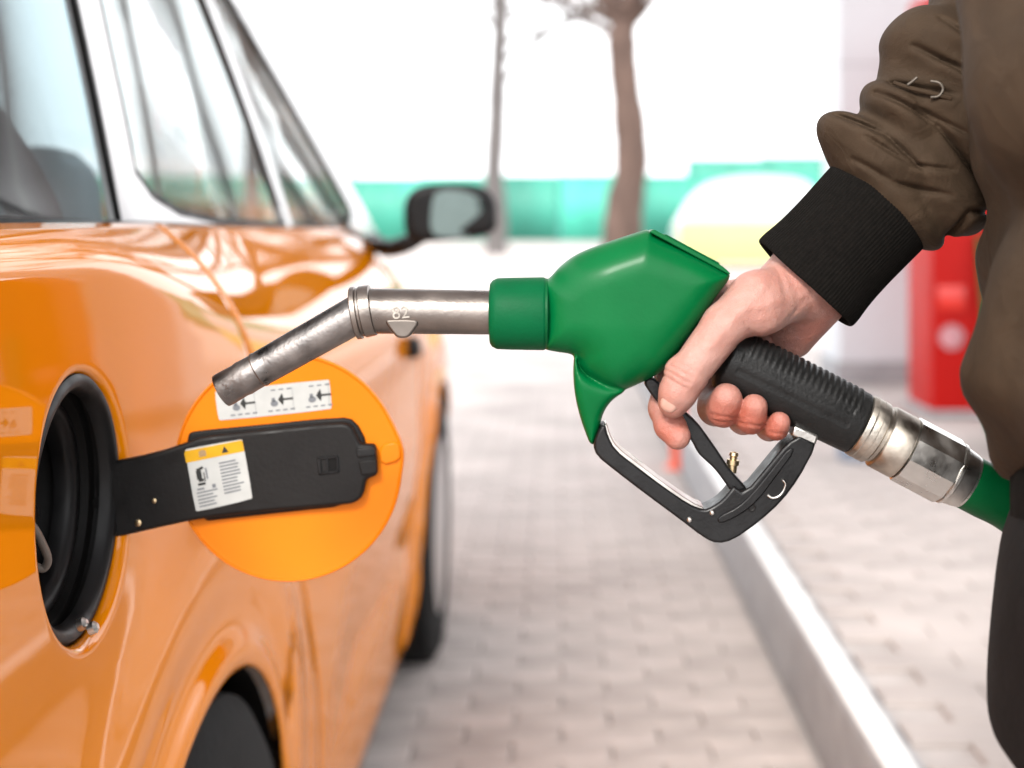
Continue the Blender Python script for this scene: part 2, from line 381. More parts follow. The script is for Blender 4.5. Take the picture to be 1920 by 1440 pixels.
# raised pump island: kerb stones with white-painted top edge, block paving behind
isl = MB(); isl.box((KX+.07, .2, 0), (6.0, 13, KH-.014)); island = isl.build('island', 'joint'); island['kind'] = 'structure'
kerb = thing('kerb', 'grey concrete kerb with white painted top edge along the paved island', 'kerb', (KX, 2, 0))
for i in range(13):
    y0 = .2+i*1.0
    k = MB(); k.box((KX, y0+.003, 0), (KX+.075, y0+.997, KH)); k.build('kerb_stone', 'kerb_grey', kerb, bev=.012)
    k = MB(); k.box((KX+.006, y0+.003, KH+.001), (KX+.056, y0+.997, KH+.005)); k.build('painted_edge', 'kerb_white', kerb, bev=.002)
mbI = MB(); cntI = 0
for r_ in range(0, 128):
    y = .25+r_*PW; x = KX+.078+PL/2-(PL/2 if r_ % 2 else 0)
    while x < 3.2:
        if x > KX+.078+PL/2-.01:
            if 3.2 < y < 5.2 and x < .72+.36*(y-2) and cntI < 150:
                o = bpy.data.objects.new('paver', pm); C.objects.link(o); o.parent = island; o.location = (x, y, KH-.014+random.uniform(-.001, .001)); cntI += 1
            else: mbI.add([(x+a, y+b_, c+KH-.014) for a, b_, c in pv], pf)
        x += PL
o = mbI.build('paver_field', 'paver_far', island); o['kind'] = 'stuff'

# ---------------------------------------------------------------- fences at the back
def fence(name, label, y, x0, x1, h, step, m):
    t = thing(name, label, 'fence', (x0, y, 0)); x = x0; i = 0
    while x < x1:
        lean = random.uniform(-.03, .03); hh = h+random.uniform(-.10, .08); V = []; fs = []; nn = 14
        for k in range(nn+1):
            xx = x+.04+(step-.08)*k/nn; yy = y+.035*math.sin(k*math.pi*2/nn*3)
            V += [(xx, yy, .08), (xx, yy+lean, hh)]
        for k in range(nn): fs.append((2*k, 2*k+2, 2*k+3, 2*k+1))
        o = obj('panel', V, fs, m, t); so_ = o.modifiers.new('s', 'SOLIDIFY'); so_.thickness = .02
        boxo('post', (x-.04, y-.05, 0), (x+.04, y+.05, h+.1), 'teal_post', t, 0)
        x += step; i += 1
    boxo('rail', (x0, y+.06, h-.14), (x1, y+.10, h-.08), 'teal_post', t, 0)
    return t
fence('panel_fence', 'long turquoise panel fence running behind the bare trees', 62, -24, 24, 2.95, 3.0, 'teal')
fence('screen_fence', 'taller green screen fence rising behind the turquoise fence and parked van', 74, 6.6, 30, 4.3, 3.9, 'hedge')

# ---------------------------------------------------------------- trees
def tree(name, label, x, y, path, r0, m, levels, seed, nb, top):
    rr = random.Random(seed); t = thing(name, label, 'tree', (x, y, 0), 'trees in front of the fence')
    pts = spline(path, 8); rad = np.interp(np.linspace(0, 1, len(pts)), [0, .06, .2, 1], [r0*1.35, r0*1.08, r0, r0*.72])
    ii = np.arange(len(pts)); rad = rad*(1+.035*np.sin(ii*.37+seed)+.03*np.sin(ii*.83+2*seed)+.012*np.sin(ii*1.9)); tube('trunk', pts, rad, m, t, 12)
    mb = MB(); tw = MB()
    def grow(p, d, r, ln, lv):
        k = 5; pp = [p]; q = p.copy(); dd = d.copy()
        for _ in range(k):
            dd = dd+np.array([rr.gauss(0, .13), rr.gauss(0, .13), rr.gauss(.03, .1)]); dd /= np.linalg.norm(dd); q = q+dd*ln/k; pp.append(q)
        V, fs = tube_geo(pp, np.linspace(r, r*.5, k+1), 6 if lv > 1 else 4); (mb if lv > 1 else tw).add(V, fs)
        if lv == 0:
            return
        for _ in range(nb if lv > 1 else nb+1):
            i = rr.randint(2, k); e = np.array([rr.gauss(0, 1), rr.gauss(0, 1), rr.gauss(.25, .7)]); e = dd*.9+e/np.linalg.norm(e)*.85; e /= np.linalg.norm(e)
            grow(pp[i], e, r*.6*(1.1 if i == k else .9), ln*rr.uniform(.55, .8), lv-1)
    for q_ in (range(int(len(pts)*.60), len(pts)-4, 3) if m == 'bark_pale' else range(len(pts)-8, len(pts)-1, 3)):
        e = np.array((rr.choice((-1, 1))*rr.uniform(.6, 1), rr.gauss(0, .3), rr.uniform(.2, .7))); grow(pts[q_].copy(), e/np.linalg.norm(e), r0*.3, rr.uniform(2.2, 3.6)*(1 if m == 'bark_pale' else .5), levels-1)
    for d, rf, ln in top: grow(pts[-1].copy(), np.array(d, float)/np.linalg.norm(d), r0*rf, ln, levels)
    o = mb.build('limbs', m, t, True); o = tw.build('crown', m, t, True)
    return t
def tp(px, py, Y): return P(px, py, Y)
YT = 20
base = lambda px, Y: np.array(((px-VX)/F*Y, Y, -.05))
tree('bare_tree', 'brown bare tree with a thick forked trunk in front of the fence', (1155-VX)/F*YT, YT,
     [base(1150, YT), tp(1166, 445, YT), tp(1172, 380, YT), tp(1184, 310, YT), tp(1180, 230, YT), tp(1170, 140, YT), tp(1166, 80, YT), tp(1170, 40, YT)], .265, 'bark', 4, 3, 3,
     [((-.45, .1, .8), .62, 2.6), ((.5, -.1, .85), .66, 2.6), ((.05, .3, 1), .4, 2.0)])
Y2 = 42
tree('slender_tree', 'slender pale bare tree standing close to the turquoise fence', (930-VX)/F*Y2, Y2,
     [base(930, Y2), tp(930, 400, Y2), tp(926, 330, Y2), tp(931, 230, Y2), tp(934, 120, Y2), tp(938, 30, Y2), tp(930, -120, Y2)], .31, 'bark_pale', 4, 11, 4,
     [((-.6, 0, .7), .7, 4.5), ((.6, .1, .7), .6, 4.2), ((0, .2, 1), .7, 4.0), ((-.9, -.2, .25), .4, 4.0)])
Y3 = 34
tree('leaning_tree', 'pale bare tree with low spreading limbs beyond the orange car', (470-VX)/F*Y3, Y3,
     [base(470, Y3), tp(472, 300, Y3), tp(466, 120, Y3), tp(455, -60, Y3)], .2, 'bark_pale', 4, 5, 4,
     [((.8, 0, .55), .6, 4.0), ((.45, .2, .8), .5, 3.8), ((-.5, .1, .9), .6, 3.5), ((.9, -.1, .1), .4, 3.4)])

# ---------------------------------------------------------------- parked van by the fence
YV = 30
def van():
    x0, x1 = (1262-VX)/F*YV, (1536-VX)/F*YV; t = thing('parked_van', 'white parked van with a yellow lower body in front of the fence', 'van', ((x0+x1)/2, YV, 0)); Lx = x1-x0
    top = CAMH-(332-VY)/F*YV
    side = [(0, .20), (0, .75), (.02, .95), (.06, 1.15), (.13, 1.5), (.21, 1.75), (.34, top-.02), (.62, top), (.82, top-.05), (.93, top-.25), (.985, 1.2), (1, .85), (1, .20)]
    low = [(a, z) for a, z in side if z <= 1.05]
    def loft(name, poly, m):
        q = smooth_poly([(x0+a*Lx, z) for a, z in poly], 2, keep=(0, len(poly)-1)); V = []; fs = []; k = len(q); prof = [(-.9, .93), (-.82, 1.0), (.82, 1.0), (.9, .93)]; cx, cz = (x0+x1)/2, 1.0
        for yy, s_ in prof:
            for a, z in q: V.append((cx+(a-cx)*s_, YV+yy, z if z < 1 else cz+(z-cz)*s_))
        for i in range(3):
            for j in range(k): fs.append((i*k+j, i*k+(j+1) % k, (i+1)*k+(j+1) % k, (i+1)*k+j))
        fs.append(tuple(range(k))); fs.append(tuple(3*k+j for j in range(k))); return fixn(obj(name, V, fs, m, t, True, angle=35))
    loft('body', side, 'van_white')
    for a, b_ in ((.20, .40), (.43, .62), (.65, .86)):
        q = [(x0+a*Lx+(.12 if a == .20 else 0), 1.55), (x0+a*Lx-(.08 if a == .2 else 0), 1.22), (x0+b_*Lx, 1.22), (x0+b_*Lx-.03, 1.58)]
        o = fixn(obj('window', [(x, YV-.905+(.03 if z > 1.5 else -.0), z) for x, z in q]+[(x, YV-.87, z) for x, z in q], [(0, 1, 2, 3), (7, 6, 5, 4), (0, 4, 5, 1), (1, 5, 6, 2), (2, 6, 7, 3), (3, 7, 4, 0)], 'van_glass', t, False))
    boxo('side_stripe', (x0+.04, YV-.95, .16), (x1-.04, YV-.88, 1.02), 'van_yellow', t, .01)
    for a in (.18, .80):
        lathe('wheel', (x0+a*Lx, YV-.93, .33), (0, 1, 0), [(0, .12), (.0, .22), (-.02, .25), (0, .33), (.2, .33)], 'tyre', t, 28, None)
    lathe('headlight', (x0+.03, YV-.86, .85), (-1, 0, 0), [(0, .1), (.03, .08)], 'lamp_clear', t, 16, None)
van()

# ---------------------------------------------------------------- column, pump, bollard, bin
YC = 7.6
t = thing('canopy_column', 'plain white square column standing on the pump island', 'column', ((1650-VX)/F*YC, YC, KH))
cx0, cx1 = (1572-VX)/F*YC, (1728-VX)/F*YC
boxo('shaft', (cx0, YC-.02, KH-.01), (cx1, YC+.45, 5.398), 'white_wall', t, .012)
boxo('plinth', (cx0-.02, YC-.04, KH-.01), (cx1+.02, YC+.47, KH+.12), 'kerb_grey', t, .01)
for i, z in enumerate((1.9, 3.6)): boxo('joint_strip', (cx0-.002, YC-.023, z), (cx1+.002, YC-.019, z+.006), 'kerb_grey', t, 0)
# unseen flat roof on the column, added to shade the forecourt from overhead sky
t = thing('added_canopy', 'unseen flat white roof on the white column, added to shade the pumps from overhead sky', 'added_canopy', (1.6, 2, 5.4))
boxo('soffit', (-3.2, -3.0, 5.4), (6.5, 8.2, 5.46), 'white_wall', t, 0); boxo('fascia', (-3.3, -3.1, 5.464), (6.6, 8.3, 6.1), 'white_wall', t, .02)
YP = 6.3
px0 = (1748-VX)/F*YP
t = thing('fuel_pump', 'red fuel pump cabinet with white panels beside the white column', 'fuel pump', (px0+.45, YP, KH))
boxo('cabinet', (px0, YP, KH), (px0+.95, YP+.45, 2.1), 'pump_red', t, .02)
boxo('base_panel', (px0-.01, YP-.012, KH), (px0+.96, YP+.46, KH+.03), 'kerb_grey', t, .006)
boxo('white_panel', (px0+.30, YP-.012, .75), (px0+.90, YP+.01, 1.95), 'pump_white', t, .006)
s_ = boxo('display', (px0+.36, YP-.02, 1.45), (px0+.84, YP-.008, 1.8), 'screen', t, .004)
for i in range(3):
    xx = px0+.42+.18*i; boxo('holster', (xx, YP-.09, .85), (xx+.1, YP-.006, 1.2), 'black_plastic', t, .01)
lathe('round_badge', (px0+.085, YP-.001, P(0, 632, YP)[2]), (0, -1, 0), [(0, .055), (.012, .055), (.014, .048)], 'badge_pink', t, 28, None)
boxo('payment_box', (px0+.02, YP-.03, P(0, 560, YP)[2]-.05), (px0+.14, YP-.004, P(0, 560, YP)[2]+.06), 'lamp_glass', t, .006)
tube('hose', spline([(px0+.75, YP-.06, 1.0), (px0+.72, YP-.16, .6), (px0+.6, YP-.2, .42), (px0+.42, YP-.18, .7), (px0+.4, YP-.06, 1.9)], 8), .016, 'black_rubber', t, 10)
YB = 6.1
t = thing('bollard', 'slim red bollard standing beside the white-edged kerb', 'bollard', ((1272-VX)/F*YB, YB, 0))
bx_ = (1272-VX)/F*YB
lathe('post', (bx_, YB, .012), (0, 0, 1), [(0, .032), (.60, .032), (.615, .028), (.625, .015), (.628, .0)], 'bollard_red', t, 20, None)
lathe('foot_plate', (bx_, YB, .010), (0, 0, 1), [(0, .06), (.010, .06), (.012, .055)], 'bollard_red', t, 20, None)
lathe('white_band', (bx_, YB, .46), (0, 0, 1), [(0, .0325), (.0, .0335), (.07, .0335), (.07, .0325)], 'kerb_white', t, 20, None)
YU = 5.2; ux = (1602-VX)/F*YU
t = thing('blue_bucket', 'small blue bucket standing on the paved island near the red pump', 'bucket', (ux, YU, KH))
lathe('pail', (ux, YU, KH), (0, 0, 1), [(0, 0), (0, .055), (.004, .06), (.20, .078), (.205, .083), (.212, .083), (.215, .075), (.02, .055), (.02, 0)], 'blue_bin', t, 28, None)
tube('handle', [(ux+.083*math.cos(a), YU, KH+.20+.07*math.sin(a)) for a in np.linspace(0, math.pi, 17)], .003, 'bright_steel', t, 6)

# ================================================================ CAR
CX = -1.21
car = thing('car', 'glossy orange hatchback with its round fuel flap open', 'car', (CX, 2.4, 0))
AR = .345; WY = (1.22, 3.50); AZ = .335
def ztop(Y): return 1.0765-.012*sm(.9, 2.6, Y)-.10*sm(2.75, 3.35, Y)-.05*np.clip((Y-3.35)/1.2, 0, 1)**2
def zbot(Y):
    z = np.full_like(Y, .165)
    for wy in WY:
        q = AR**2-(Y-wy)**2; z = np.where(q > 0, np.maximum(z, AZ+np.sqrt(np.maximum(q, 0))), z)
    return z
def sideX(Y, z):
    Y = np.asarray(Y, float); z = np.asarray(z, float); d = z-.80
    x = -.299-np.where(d > 0, .24, .09)*d*d
    f = sm(2.6, 3.3, Y); zt = ztop(Y); fr_ = sm(.95, 1.7, Y); zs = zt-(.036+.17*fr_+.02*f); k = .040+.040*fr_+.025*f
    x = x-k*np.clip((z-zs)/(zt-zs), 0, None)**2.3
    x = x-.30*np.clip((Y-3.55)/1.1, 0, None)**2.2-.25*np.clip((.68-Y)/.5, 0, None)**2
    for wy in WY:
        r = np.sqrt((Y-wy)**2+(z-AZ)**2); x = x+.013*np.exp(-((r-AR-.012)/.022)**2)+.008*np.exp(-((r-AR-.10)/.05)**2)*(z < .9)
    # soft waist crease running along the flank, swage low on the door
    x = x+.006*np.exp(-((z-.60)/.05)**2)*sm(1.75, 2.1, Y)-.008*np.exp(-((z-.42)/.07)**2)*sm(1.9, 2.2, Y)*(1-sm(3.1, 3.3, Y))
    return x
SEAM = np.array([(1.08, 1.315), (1.06, 1.32), (.98, 1.355), (.90, 1.42), (.80, 1.51), (.70, 1.61), (.60, 1.71), (.50, 1.80), (.40, 1.86), (.20, 1.90)])[::-1]
_zz = np.linspace(.2, 1.08, 60); _ys = np.interp(_zz, SEAM[:, 0], SEAM[:, 1])
for _ in range(30): _ys[1:-1] = _ys[1:-1]*.5+.25*(_ys[:-2]+_ys[2:])
def seam(z): return np.interp(z, _zz, _ys)
FY, FZ, FR = .905, .896, .0855
HA = .115; za, zb = FZ-HA, FZ+HA; ya, yb = FY-HA, FY+HA; NQ = 14
def panel(name, cols, parent, hole=False):
    """cols: list of functions z_nominal -> Y"""
    rows = [('l', t) for t in np.linspace(1, 0, 30, endpoint=False)]+[('m', t) for t in np.linspace(0, 1, NQ, endpoint=False)]+[('u', t) for t in np.linspace(0, 1, 15)]
    V = []; nC, nR = len(cols), len(rows)
    for c in cols:
        for k, t in rows:
            if k == 'l': zn = za+(.165-za)*t; Y = c(zn); z = za+(float(zbot(np.array(Y)))-za)*t
            elif k == 'm': zn = za+(zb-za)*t; Y = c(zn); zt = float(ztop(Y)); z = za+(min(zb, zt-.03)-za)*t
            else: zn = zb+(1.0765-zb)*t; Y = c(zn); zt = float(ztop(Y)); lo = min(zb, zt-.03); z = lo+(zt-lo)*t
            V.append((float(sideX(Y, z)), Y, z))
    fs = []
    for i in range(nC-1):
        for j in range(nR-1):
            if hole and 20 <= i < 20+NQ and 30 <= j < 30+NQ: continue
            fs.append((i*nR+j, (i+1)*nR+j, (i+1)*nR+j+1, i*nR+j+1))
    if hole:
        B = []; i0, j0 = 20, 30
        for k in range(NQ): B.append((i0+k)*nR+j0)
        for k in range(NQ): B.append((i0+NQ)*nR+j0+k)
        for k in range(NQ): B.append((i0+NQ-k)*nR+j0+NQ)
        for k in range(NQ): B.append(i0*nR+j0+NQ-k)
        ring = B; nb = len(B); ts = list(np.linspace(0, 1, 14))[1:]
        ang = [math.atan2(V[b_][2]-FZ, V[b_][1]-FY) for b_ in B]
        def addring(fn):
            nonlocal ring
            new = []
            for q in range(nb): V.append(fn(q)); new.append(len(V)-1)
            for q in range(nb): fs.append((ring[q], ring[(q+1) % nb], new[(q+1) % nb], new[q]))
            ring = new
        B0 = [V[b_] for b_ in B]; R1 = FR+.006
        for t in ts:
            def fn(q):
                y = B0[q][1]*(1-t)+(FY+R1*math.cos(ang[q]))*t; z = B0[q][2]*(1-t)+(FZ+R1*math.sin(ang[q]))*t
                return (float(sideX(y, z)), y, z)
            addring(fn)
        for a in (20, 40, 60, 80, 90):
            def fn(q):
                rr = FR+.006*(1-math.sin(R(a))); y = FY+rr*math.cos(ang[q]); z = FZ+rr*math.sin(ang[q]); return (float(sideX(y, z))-.006*(1-math.cos(R(a))), y, z)
            addring(fn)
        def fn(q):
            y = FY+FR*math.cos(ang[q]); z = FZ+FR*math.sin(ang[q]); return (float(sideX(y, z))-.0095, y, z)
        addring(fn)
    o = fixn(obj(name, V, fs, 'paint', parent)); so_ = o.modifiers.new('s', 'SOLIDIFY'); so_.thickness = .0016; so_.offset = 0
    return o
qcols = [(lambda z, a=a: a) for a in np.linspace(.22, ya, 20, endpoint=False)]+[(lambda z, a=a: a) for a in np.linspace(ya, yb, NQ, endpoint=False)]+[(lambda z, t=t: yb+(float(seam(z))-.0022-yb)*t) for t in np.linspace(0, 1, 34)]
quarter = panel('rear_quarter_panel', qcols, car, True)
FS = 3.02
dcols = [(lambda z, t=t: (float(seam(z))+.0022)*(1-t)+(FS-.002)*t) for t in np.linspace(0, 1, 60)]
door = panel('door', dcols, car)
fcols = [(lambda z, a=a: a) for a in np.linspace(FS+.002, 4.58, 60)]
fender = panel('front_fender', fcols, car)
def seam_back(name, ys):
    V = []; fs = []; zz = np.linspace(.24, 1.07, 40)
    for z in zz:
        for d in (-.012, .012): V.append((float(sideX(ys(z), z))-.010, ys(z)+d, z))
    for i in range(39): fs.append((2*i, 2*i+1, 2*i+3, 2*i+2))
    obj(name, V, fs, 'well_black', car)
seam_back('door_gap', lambda z: float(seam(z))); seam_back('door_gap', lambda z: FS)
# far side: mirrored panels
for o in (quarter, door, fender):
    c = o.copy(); C.objects.link(c); c.parent = car; c.scale = (-1, 1, 1)
# dark wheel-well liners, floor
for wy in WY:
    for s in (1, -1):
        V = []; fs = []
        for i, a in enumerate(np.linspace(-.25, math.pi+.25, 30)):
            for xx in (-.306, -.60): V.append((CX+s*(xx-CX), wy+(AR+.004)*math.cos(a), AZ+(AR+.004)*math.sin(a)))
        for i in range(29): fs.append((2*i, 2*i+1, 2*i+3, 2*i+2))
        fs.append(tuple(2*i+1 for i in range(30)))
        obj('wheel_arch_liner', V, fs, 'well_black', car)
boxo('floor_pan', (CX-.80, .35, .22), (CX+.80, 4.4, .30), 'well_black', car, 0); boxo('carpet', (CX-.78, .6, .302), (CX+.78, 3.0, .34), 'seat_grey', car, 0)
for s in (1, -1):
    x_ = CX+s*(-.345-CX); boxo('sill_trim', (min(x_, x_-s*.06), 1.62, .12), (max(x_, x_-s*.06), 3.12, .163), 'black_plastic', car, .01)
# wheels
def wheel(s, wy):
    xo = CX+s*(-.292-CX); d = (s, 0, 0)
    tw = lathe('wheel', (xo-s*.10, wy, AZ-.005), d, [(-.10, .21), (-.10, .30), (-.085, .325), (-.05, .33), (.05, .33), (.085, .325), (.10, .30), (.10, .215), (.09, .21)], 'tyre', car, 56, None)
    rm = lathe('rim', (xo-s*.10, wy, AZ-.005), d, [(.05, .0), (.05, .05), (.03, .06), (.03, .19), (.09, .205), (.098, .214)], 'alloy', tw, 40, None)
    V = MB()
    for k in range(5):
        a = 2*math.pi*k/5+.3; c_, s__ = math.cos(a), math.sin(a); e = np.array((0, c_, s__)); f_ = np.array((0, -s__, c_)); b0 = np.array((xo-s*.10, wy, AZ-.005)); dx = np.array((s, 0, 0.))
        V.add([b0+e*.04+f_*.03+dx*.05, b0+e*.04-f_*.03+dx*.05, b0+e*.205-f_*.045+dx*.085, b0+e*.205+f_*.045+dx*.085, b0+e*.04+f_*.03+dx*.03, b0+e*.04-f_*.03+dx*.03, b0+e*.205-f_*.045+dx*.06, b0+e*.205+f_*.045+dx*.06], [(0, 1, 2, 3), (4, 7, 6, 5), (0, 4, 5, 1), (1, 5, 6, 2), (2, 6, 7, 3), (3, 7, 4, 0)])
    V.build('spokes', 'alloy', tw)
for s in (1, -1):
    for wy in WY: wheel(s, wy)
# greenhouse: flat leaning side (10 degrees), with window openings
LEAN = .175; GX0 = float(sideX(1.6, ztop(1.6)))-.004
gx = lambda z: GX0-LEAN*(z-1.06)
frame_out = [(.50, 1.072), (1.0, 1.070), (2.0, 1.058), (2.9, 1.046), (3.14, 1.03), (2.80, 1.155), (2.42, 1.285), (2.08, 1.40), (1.80, 1.475), (1.5, 1.51), (1.0, 1.51), (.72, 1.45), (.58, 1.30)]
W1 = smooth_poly([(.62, 1.083), (1.305, 1.0715), (1.302, 1.20), (1.262, 1.44), (.86, 1.44), (.72, 1.34)], 2, keep=(1,))
W2 = smooth_poly([(1.375, 1.078), (2.085, 1.066), (1.98, 1.20), (1.845, 1.33), (1.70, 1.445), (1.33, 1.455), (1.37, 1.20)], 2, keep=(1,))
W3 = smooth_poly([(2.135, 1.066), (2.86, 1.062), (2.60, 1.165), (2.06, 1.355), (1.83, 1.43), (1.79, 1.42), (1.89, 1.335), (2.03, 1.20)], 2, keep=(0,))
def holed(name, outer, holes, m, parent, xf, sign=1):
    bm = bmesh.new(); es = []
    for lp in [outer]+holes:
        vs = [bm.verts.new((0, p[0], p[1])) for p in lp]
        es += [bm.edges.new((vs[i-1], vs[i])) for i in range(len(vs))]
    bmesh.ops.triangle_fill(bm, use_beauty=True, edges=es, normal=(1, 0, 0))
    bm.verts.index_update(); V = [(CX+sign*(xf(v.co.z)-CX), v.co.y, v.co.z) for v in bm.verts]; fs = [[v.index for v in f.verts] for f in bm.faces]; bm.free()
    o = fixn(obj(name, V, fs, m, parent, True, angle=30)); so_ = o.modifiers.new('s', 'SOLIDIFY'); so_.thickness = .012; so_.offset = -1 if sign > 0 else 1
    return o
for s in (1, -1):      # dark belt trim closing the ledge between door skin and glass
    V = []; yy = np.linspace(.42, 3.12, 80)
    for y in yy:
        zt = float(ztop(y)); V += [(CX+s*(float(sideX(y, zt))-.001-CX), y, zt+.0005), (CX+s*(min(gx(zt), float(sideX(y, zt)))-.006-CX), y, zt+.004)]
    obj('belt_trim', V, [(2*i, 2*i+1, 2*i+3, 2*i+2) for i in range(79)], 'black_plastic', car, False)
def strip(name, A_, B_, m, parent, xf, sign):
    k = len(A_); V = [(CX+sign*(xf(p[1])-CX), p[0], p[1]) for p in list(A_)+list(B_)]
    o = obj(name, V, [(i, (i+1) % k, k+(i+1) % k, k+i) for i in range(k)], m, parent, False); so_ = o.modifiers.new('s', 'SOLIDIFY'); so_.thickness = .006; so_.offset = 0; return o
fo_ = smooth_poly(frame_out, 1, keep=(0, 4))
def grow_poly(q, d):
    q = np.asarray(q); out = []
    for i in range(len(q)):
        a, b_, c = q[i-1], q[i], q[(i+1) % len(q)]; t = c-a; t = t/np.linalg.norm(t); out.append(b_+np.array((t[1], -t[0]))*d)
    return np.array(out)
for s in (1, -1):
    fr_ = holed('window_frame', fo_, [W1, W2, W3], 'pillar_sky_wash', car, gx, s); fr_.data.polygons.foreach_set('use_smooth', [False]*len(fr_.data.polygons))
    for W in (W1, W2, W3):
        holed('window', grow_poly(W, .004), [], 'privacy_glass' if W is W1 else 'glass', fr_, lambda z: gx(z)-.010, s).modifiers[0].thickness = .004
        strip('window_seal', grow_poly(W, .001), grow_poly(W, -.008 if W is not W1 else -.006), 'black_matte', fr_, lambda z: gx(z)-.003, s)
# roof, windscreen, rear window, bonnet, bumpers
def loft2(name, rows, m, parent=car, thick=.004):
    rows = np.array(rows); a, b_ = rows.shape[:2]; V = rows.reshape(-1, 3); fs = [(i*b_+j, i*b_+j+1, (i+1)*b_+j+1, (i+1)*b_+j) for i in range(a-1) for j in range(b_-1)]
    o = fixn(obj(name, V, fs, m, parent)); so_ = o.modifiers.new('s', 'SOLIDIFY'); so_.thickness = thick; return o
def across(Y, z, crown, yb_=0, n_=15, half=None):
    h = half if half else -(gx(z)-CX)*-1
    return [(CX+h*u, Y+yb_*(1-u*u), z+crown*(1-u*u)) for u in np.linspace(-1, 1, n_)]
hw = lambda z: gx(z)-CX
loft2('roof', [across(Y, z, c, half=hw(z)-.002) for Y, z, c in ((.72, 1.45, .04), (1.0, 1.512, .05), (1.3, 1.514, .055), (1.6, 1.50, .055), (1.82, 1.47, .05))], 'paint')
loft2('windscreen', [across(Y, z, c, yb, half=hw(z)-.02) for Y, z, c, yb in ((1.83, 1.468, .048, .03), (2.1, 1.392, .05, .08), (2.45, 1.272, .05, .12), (2.8, 1.15, .04, .15), (3.14, 1.02, .0, .18))], 'glass')
loft2('rear_window', [across(Y, z, c, yb, half=hw(z)-.02) for Y, z, c, yb in ((.715, 1.45, .04, -.02), (.58, 1.30, .02, -.06), (.50, 1.075, .0, -.08))], 'van_glass')
loft2('bonnet', [across(Y, float(ztop(Y))-.002, c, half=float(sideX(Y, ztop(Y)))-CX-.002) for Y, c in ((3.0, .05), (3.2, .07), (3.5, .08), (3.9, .075), (4.3, .06), (4.55, .03))], 'paint')
loft2('front_bumper', [across(4.58, z, 0, b_, half=float(sideX(4.58, z))-CX) for z, b_ in ((.24, .02), (.35, .08), (.5, .11), (.7, .10), (.82, .07), (.885, .0))], 'paint')
loft2('tailgate', [across(.22, z, 0, b_, half=float(sideX(.22, z))-CX) for z, b_ in ((.24, -.02), (.4, -.06), (.6, -.06), (.8, -.04), (1.0, -.03), (1.07, .0))], 'paint')
for s in (1, -1):
    boxo('tail_light', (CX+s*.62-.08, .165, .78), (CX+s*.62+.08, .22, 1.0), 'lamp_glass', car, .02)
    boxo('headlight', (CX+s*.52-.13, 4.58, .68), (CX+s*.52+.13, 4.68, .80), 'lamp_clear', car, .03)
loft2('parcel_shelf', [across(Y, 1.03, 0, half=.72) for Y in (.5, .95)], 'interior')
# seats
def seat(x, y, wd, m, m2):
    o = boxo('seat', (x-wd/2, y, .45), (x+wd/2, y+.5, .60), m, car, .04)
    V = MB(); V.box((x-wd/2, y-.12, .55), (x+wd/2, y+.02, 1.17)); b_ = V.build('backrest', m, o, bev=.05)
    for v in b_.data.vertices:
        if v.co.z > .8-0: v.co.y -= .16
    if wd < 1: boxo('headrest', (x-.13, y-.30, 1.2), (x+.13, y-.20, 1.38), m2, o, .04)
seat(CX, 1.15, 1.25, 'seat_grey', 'seat_red'); seat(CX+.37, 2.0, .5, 'seat_grey', 'seat_red'); seat(CX-.37, 2.0, .5, 'seat_grey', 'seat_red')
boxo('dashboard', (CX-.70, 2.7, .78), (CX+.70, 3.1, .97), 'seat_grey', car, .05)
# red seat belt web hanging from the far pillar, seen through the quarter window
tube('seat_belt', spline([P(-90, 150, 1.2), P(-30, 240, 1.2), P(40, 350, 1.2), P(75, 430, 1.2), P(90, 520, 1.2)], 6), .022, 'seat_red', car, 8)
# mirror
YM = 2.62
mirror_c = P(845, 405, YM)
def mir(G):
    d = ((np.abs(G[0])/.086)**3.2+(np.abs(G[1]-.0)/.06)**2.4+(np.abs(G[2])/.060)**3.0)**(1/2.8)*.06-.06; d = smax(d, -(G[1]+.022), .012); d = smax(d, -(G[2]+.045)+G[0]*.12, .018); return d
G, sh = grid((-.11, -.05, -.08), (.11, .09, .08), .004)
V, Q = nets(np.broadcast_to(mir(G), sh).astype(np.float32), (-.11, -.05, -.08), .004); V = relax(V, Q, 2)
mh = fastobj('door_mirror', V+mirror_c, Q, 'gloss_rim', car)
q = smooth_poly([(-.036, -.036), (-.032, .028), (-.02, .049), (.035, .045), (.07, .022), (.075, -.018), (.055, -.034), (0, -.04)], 2)
k = len(q); V = [(mirror_c[0]+a, mirror_c[1]-.0285-b_*.16+a*.13, mirror_c[2]+b_) for a, b_ in q]+[(mirror_c[0]+a, mirror_c[1]-.012-b_*.16+a*.13, mirror_c[2]+b_) for a, b_ in q]
fixn(obj('mirror_glass', V, [tuple(range(k)), tuple(range(2*k-1, k-1, -1))]+[(i, (i+1) % k, k+(i+1) % k, k+i) for i in range(k)], 'mirror_glass', mh, False))
tube('mirror_arm', spline([P(700, 452, YM+.15), P(725, 466, YM+.06), P(760, 458, YM+.02), P(790, 440, YM+.02)], 6), .017, 'black_plastic', mh, 10)
tube('mirror_seal', spline([P(640, 405, 2.42), P(655, 432, 2.48), P(690, 450, 2.6), P(720, 456, 2.7)], 6), .006, 'black_plastic', mh, 8)
lathe('side_repeater', P(772, 652, 2.80)+np.array((.0, 0, 0)), (1, 0, .1), [(-.01, .022), (.012, .021), (.018, .012)], 'gloss_rim', fender, 20, None)
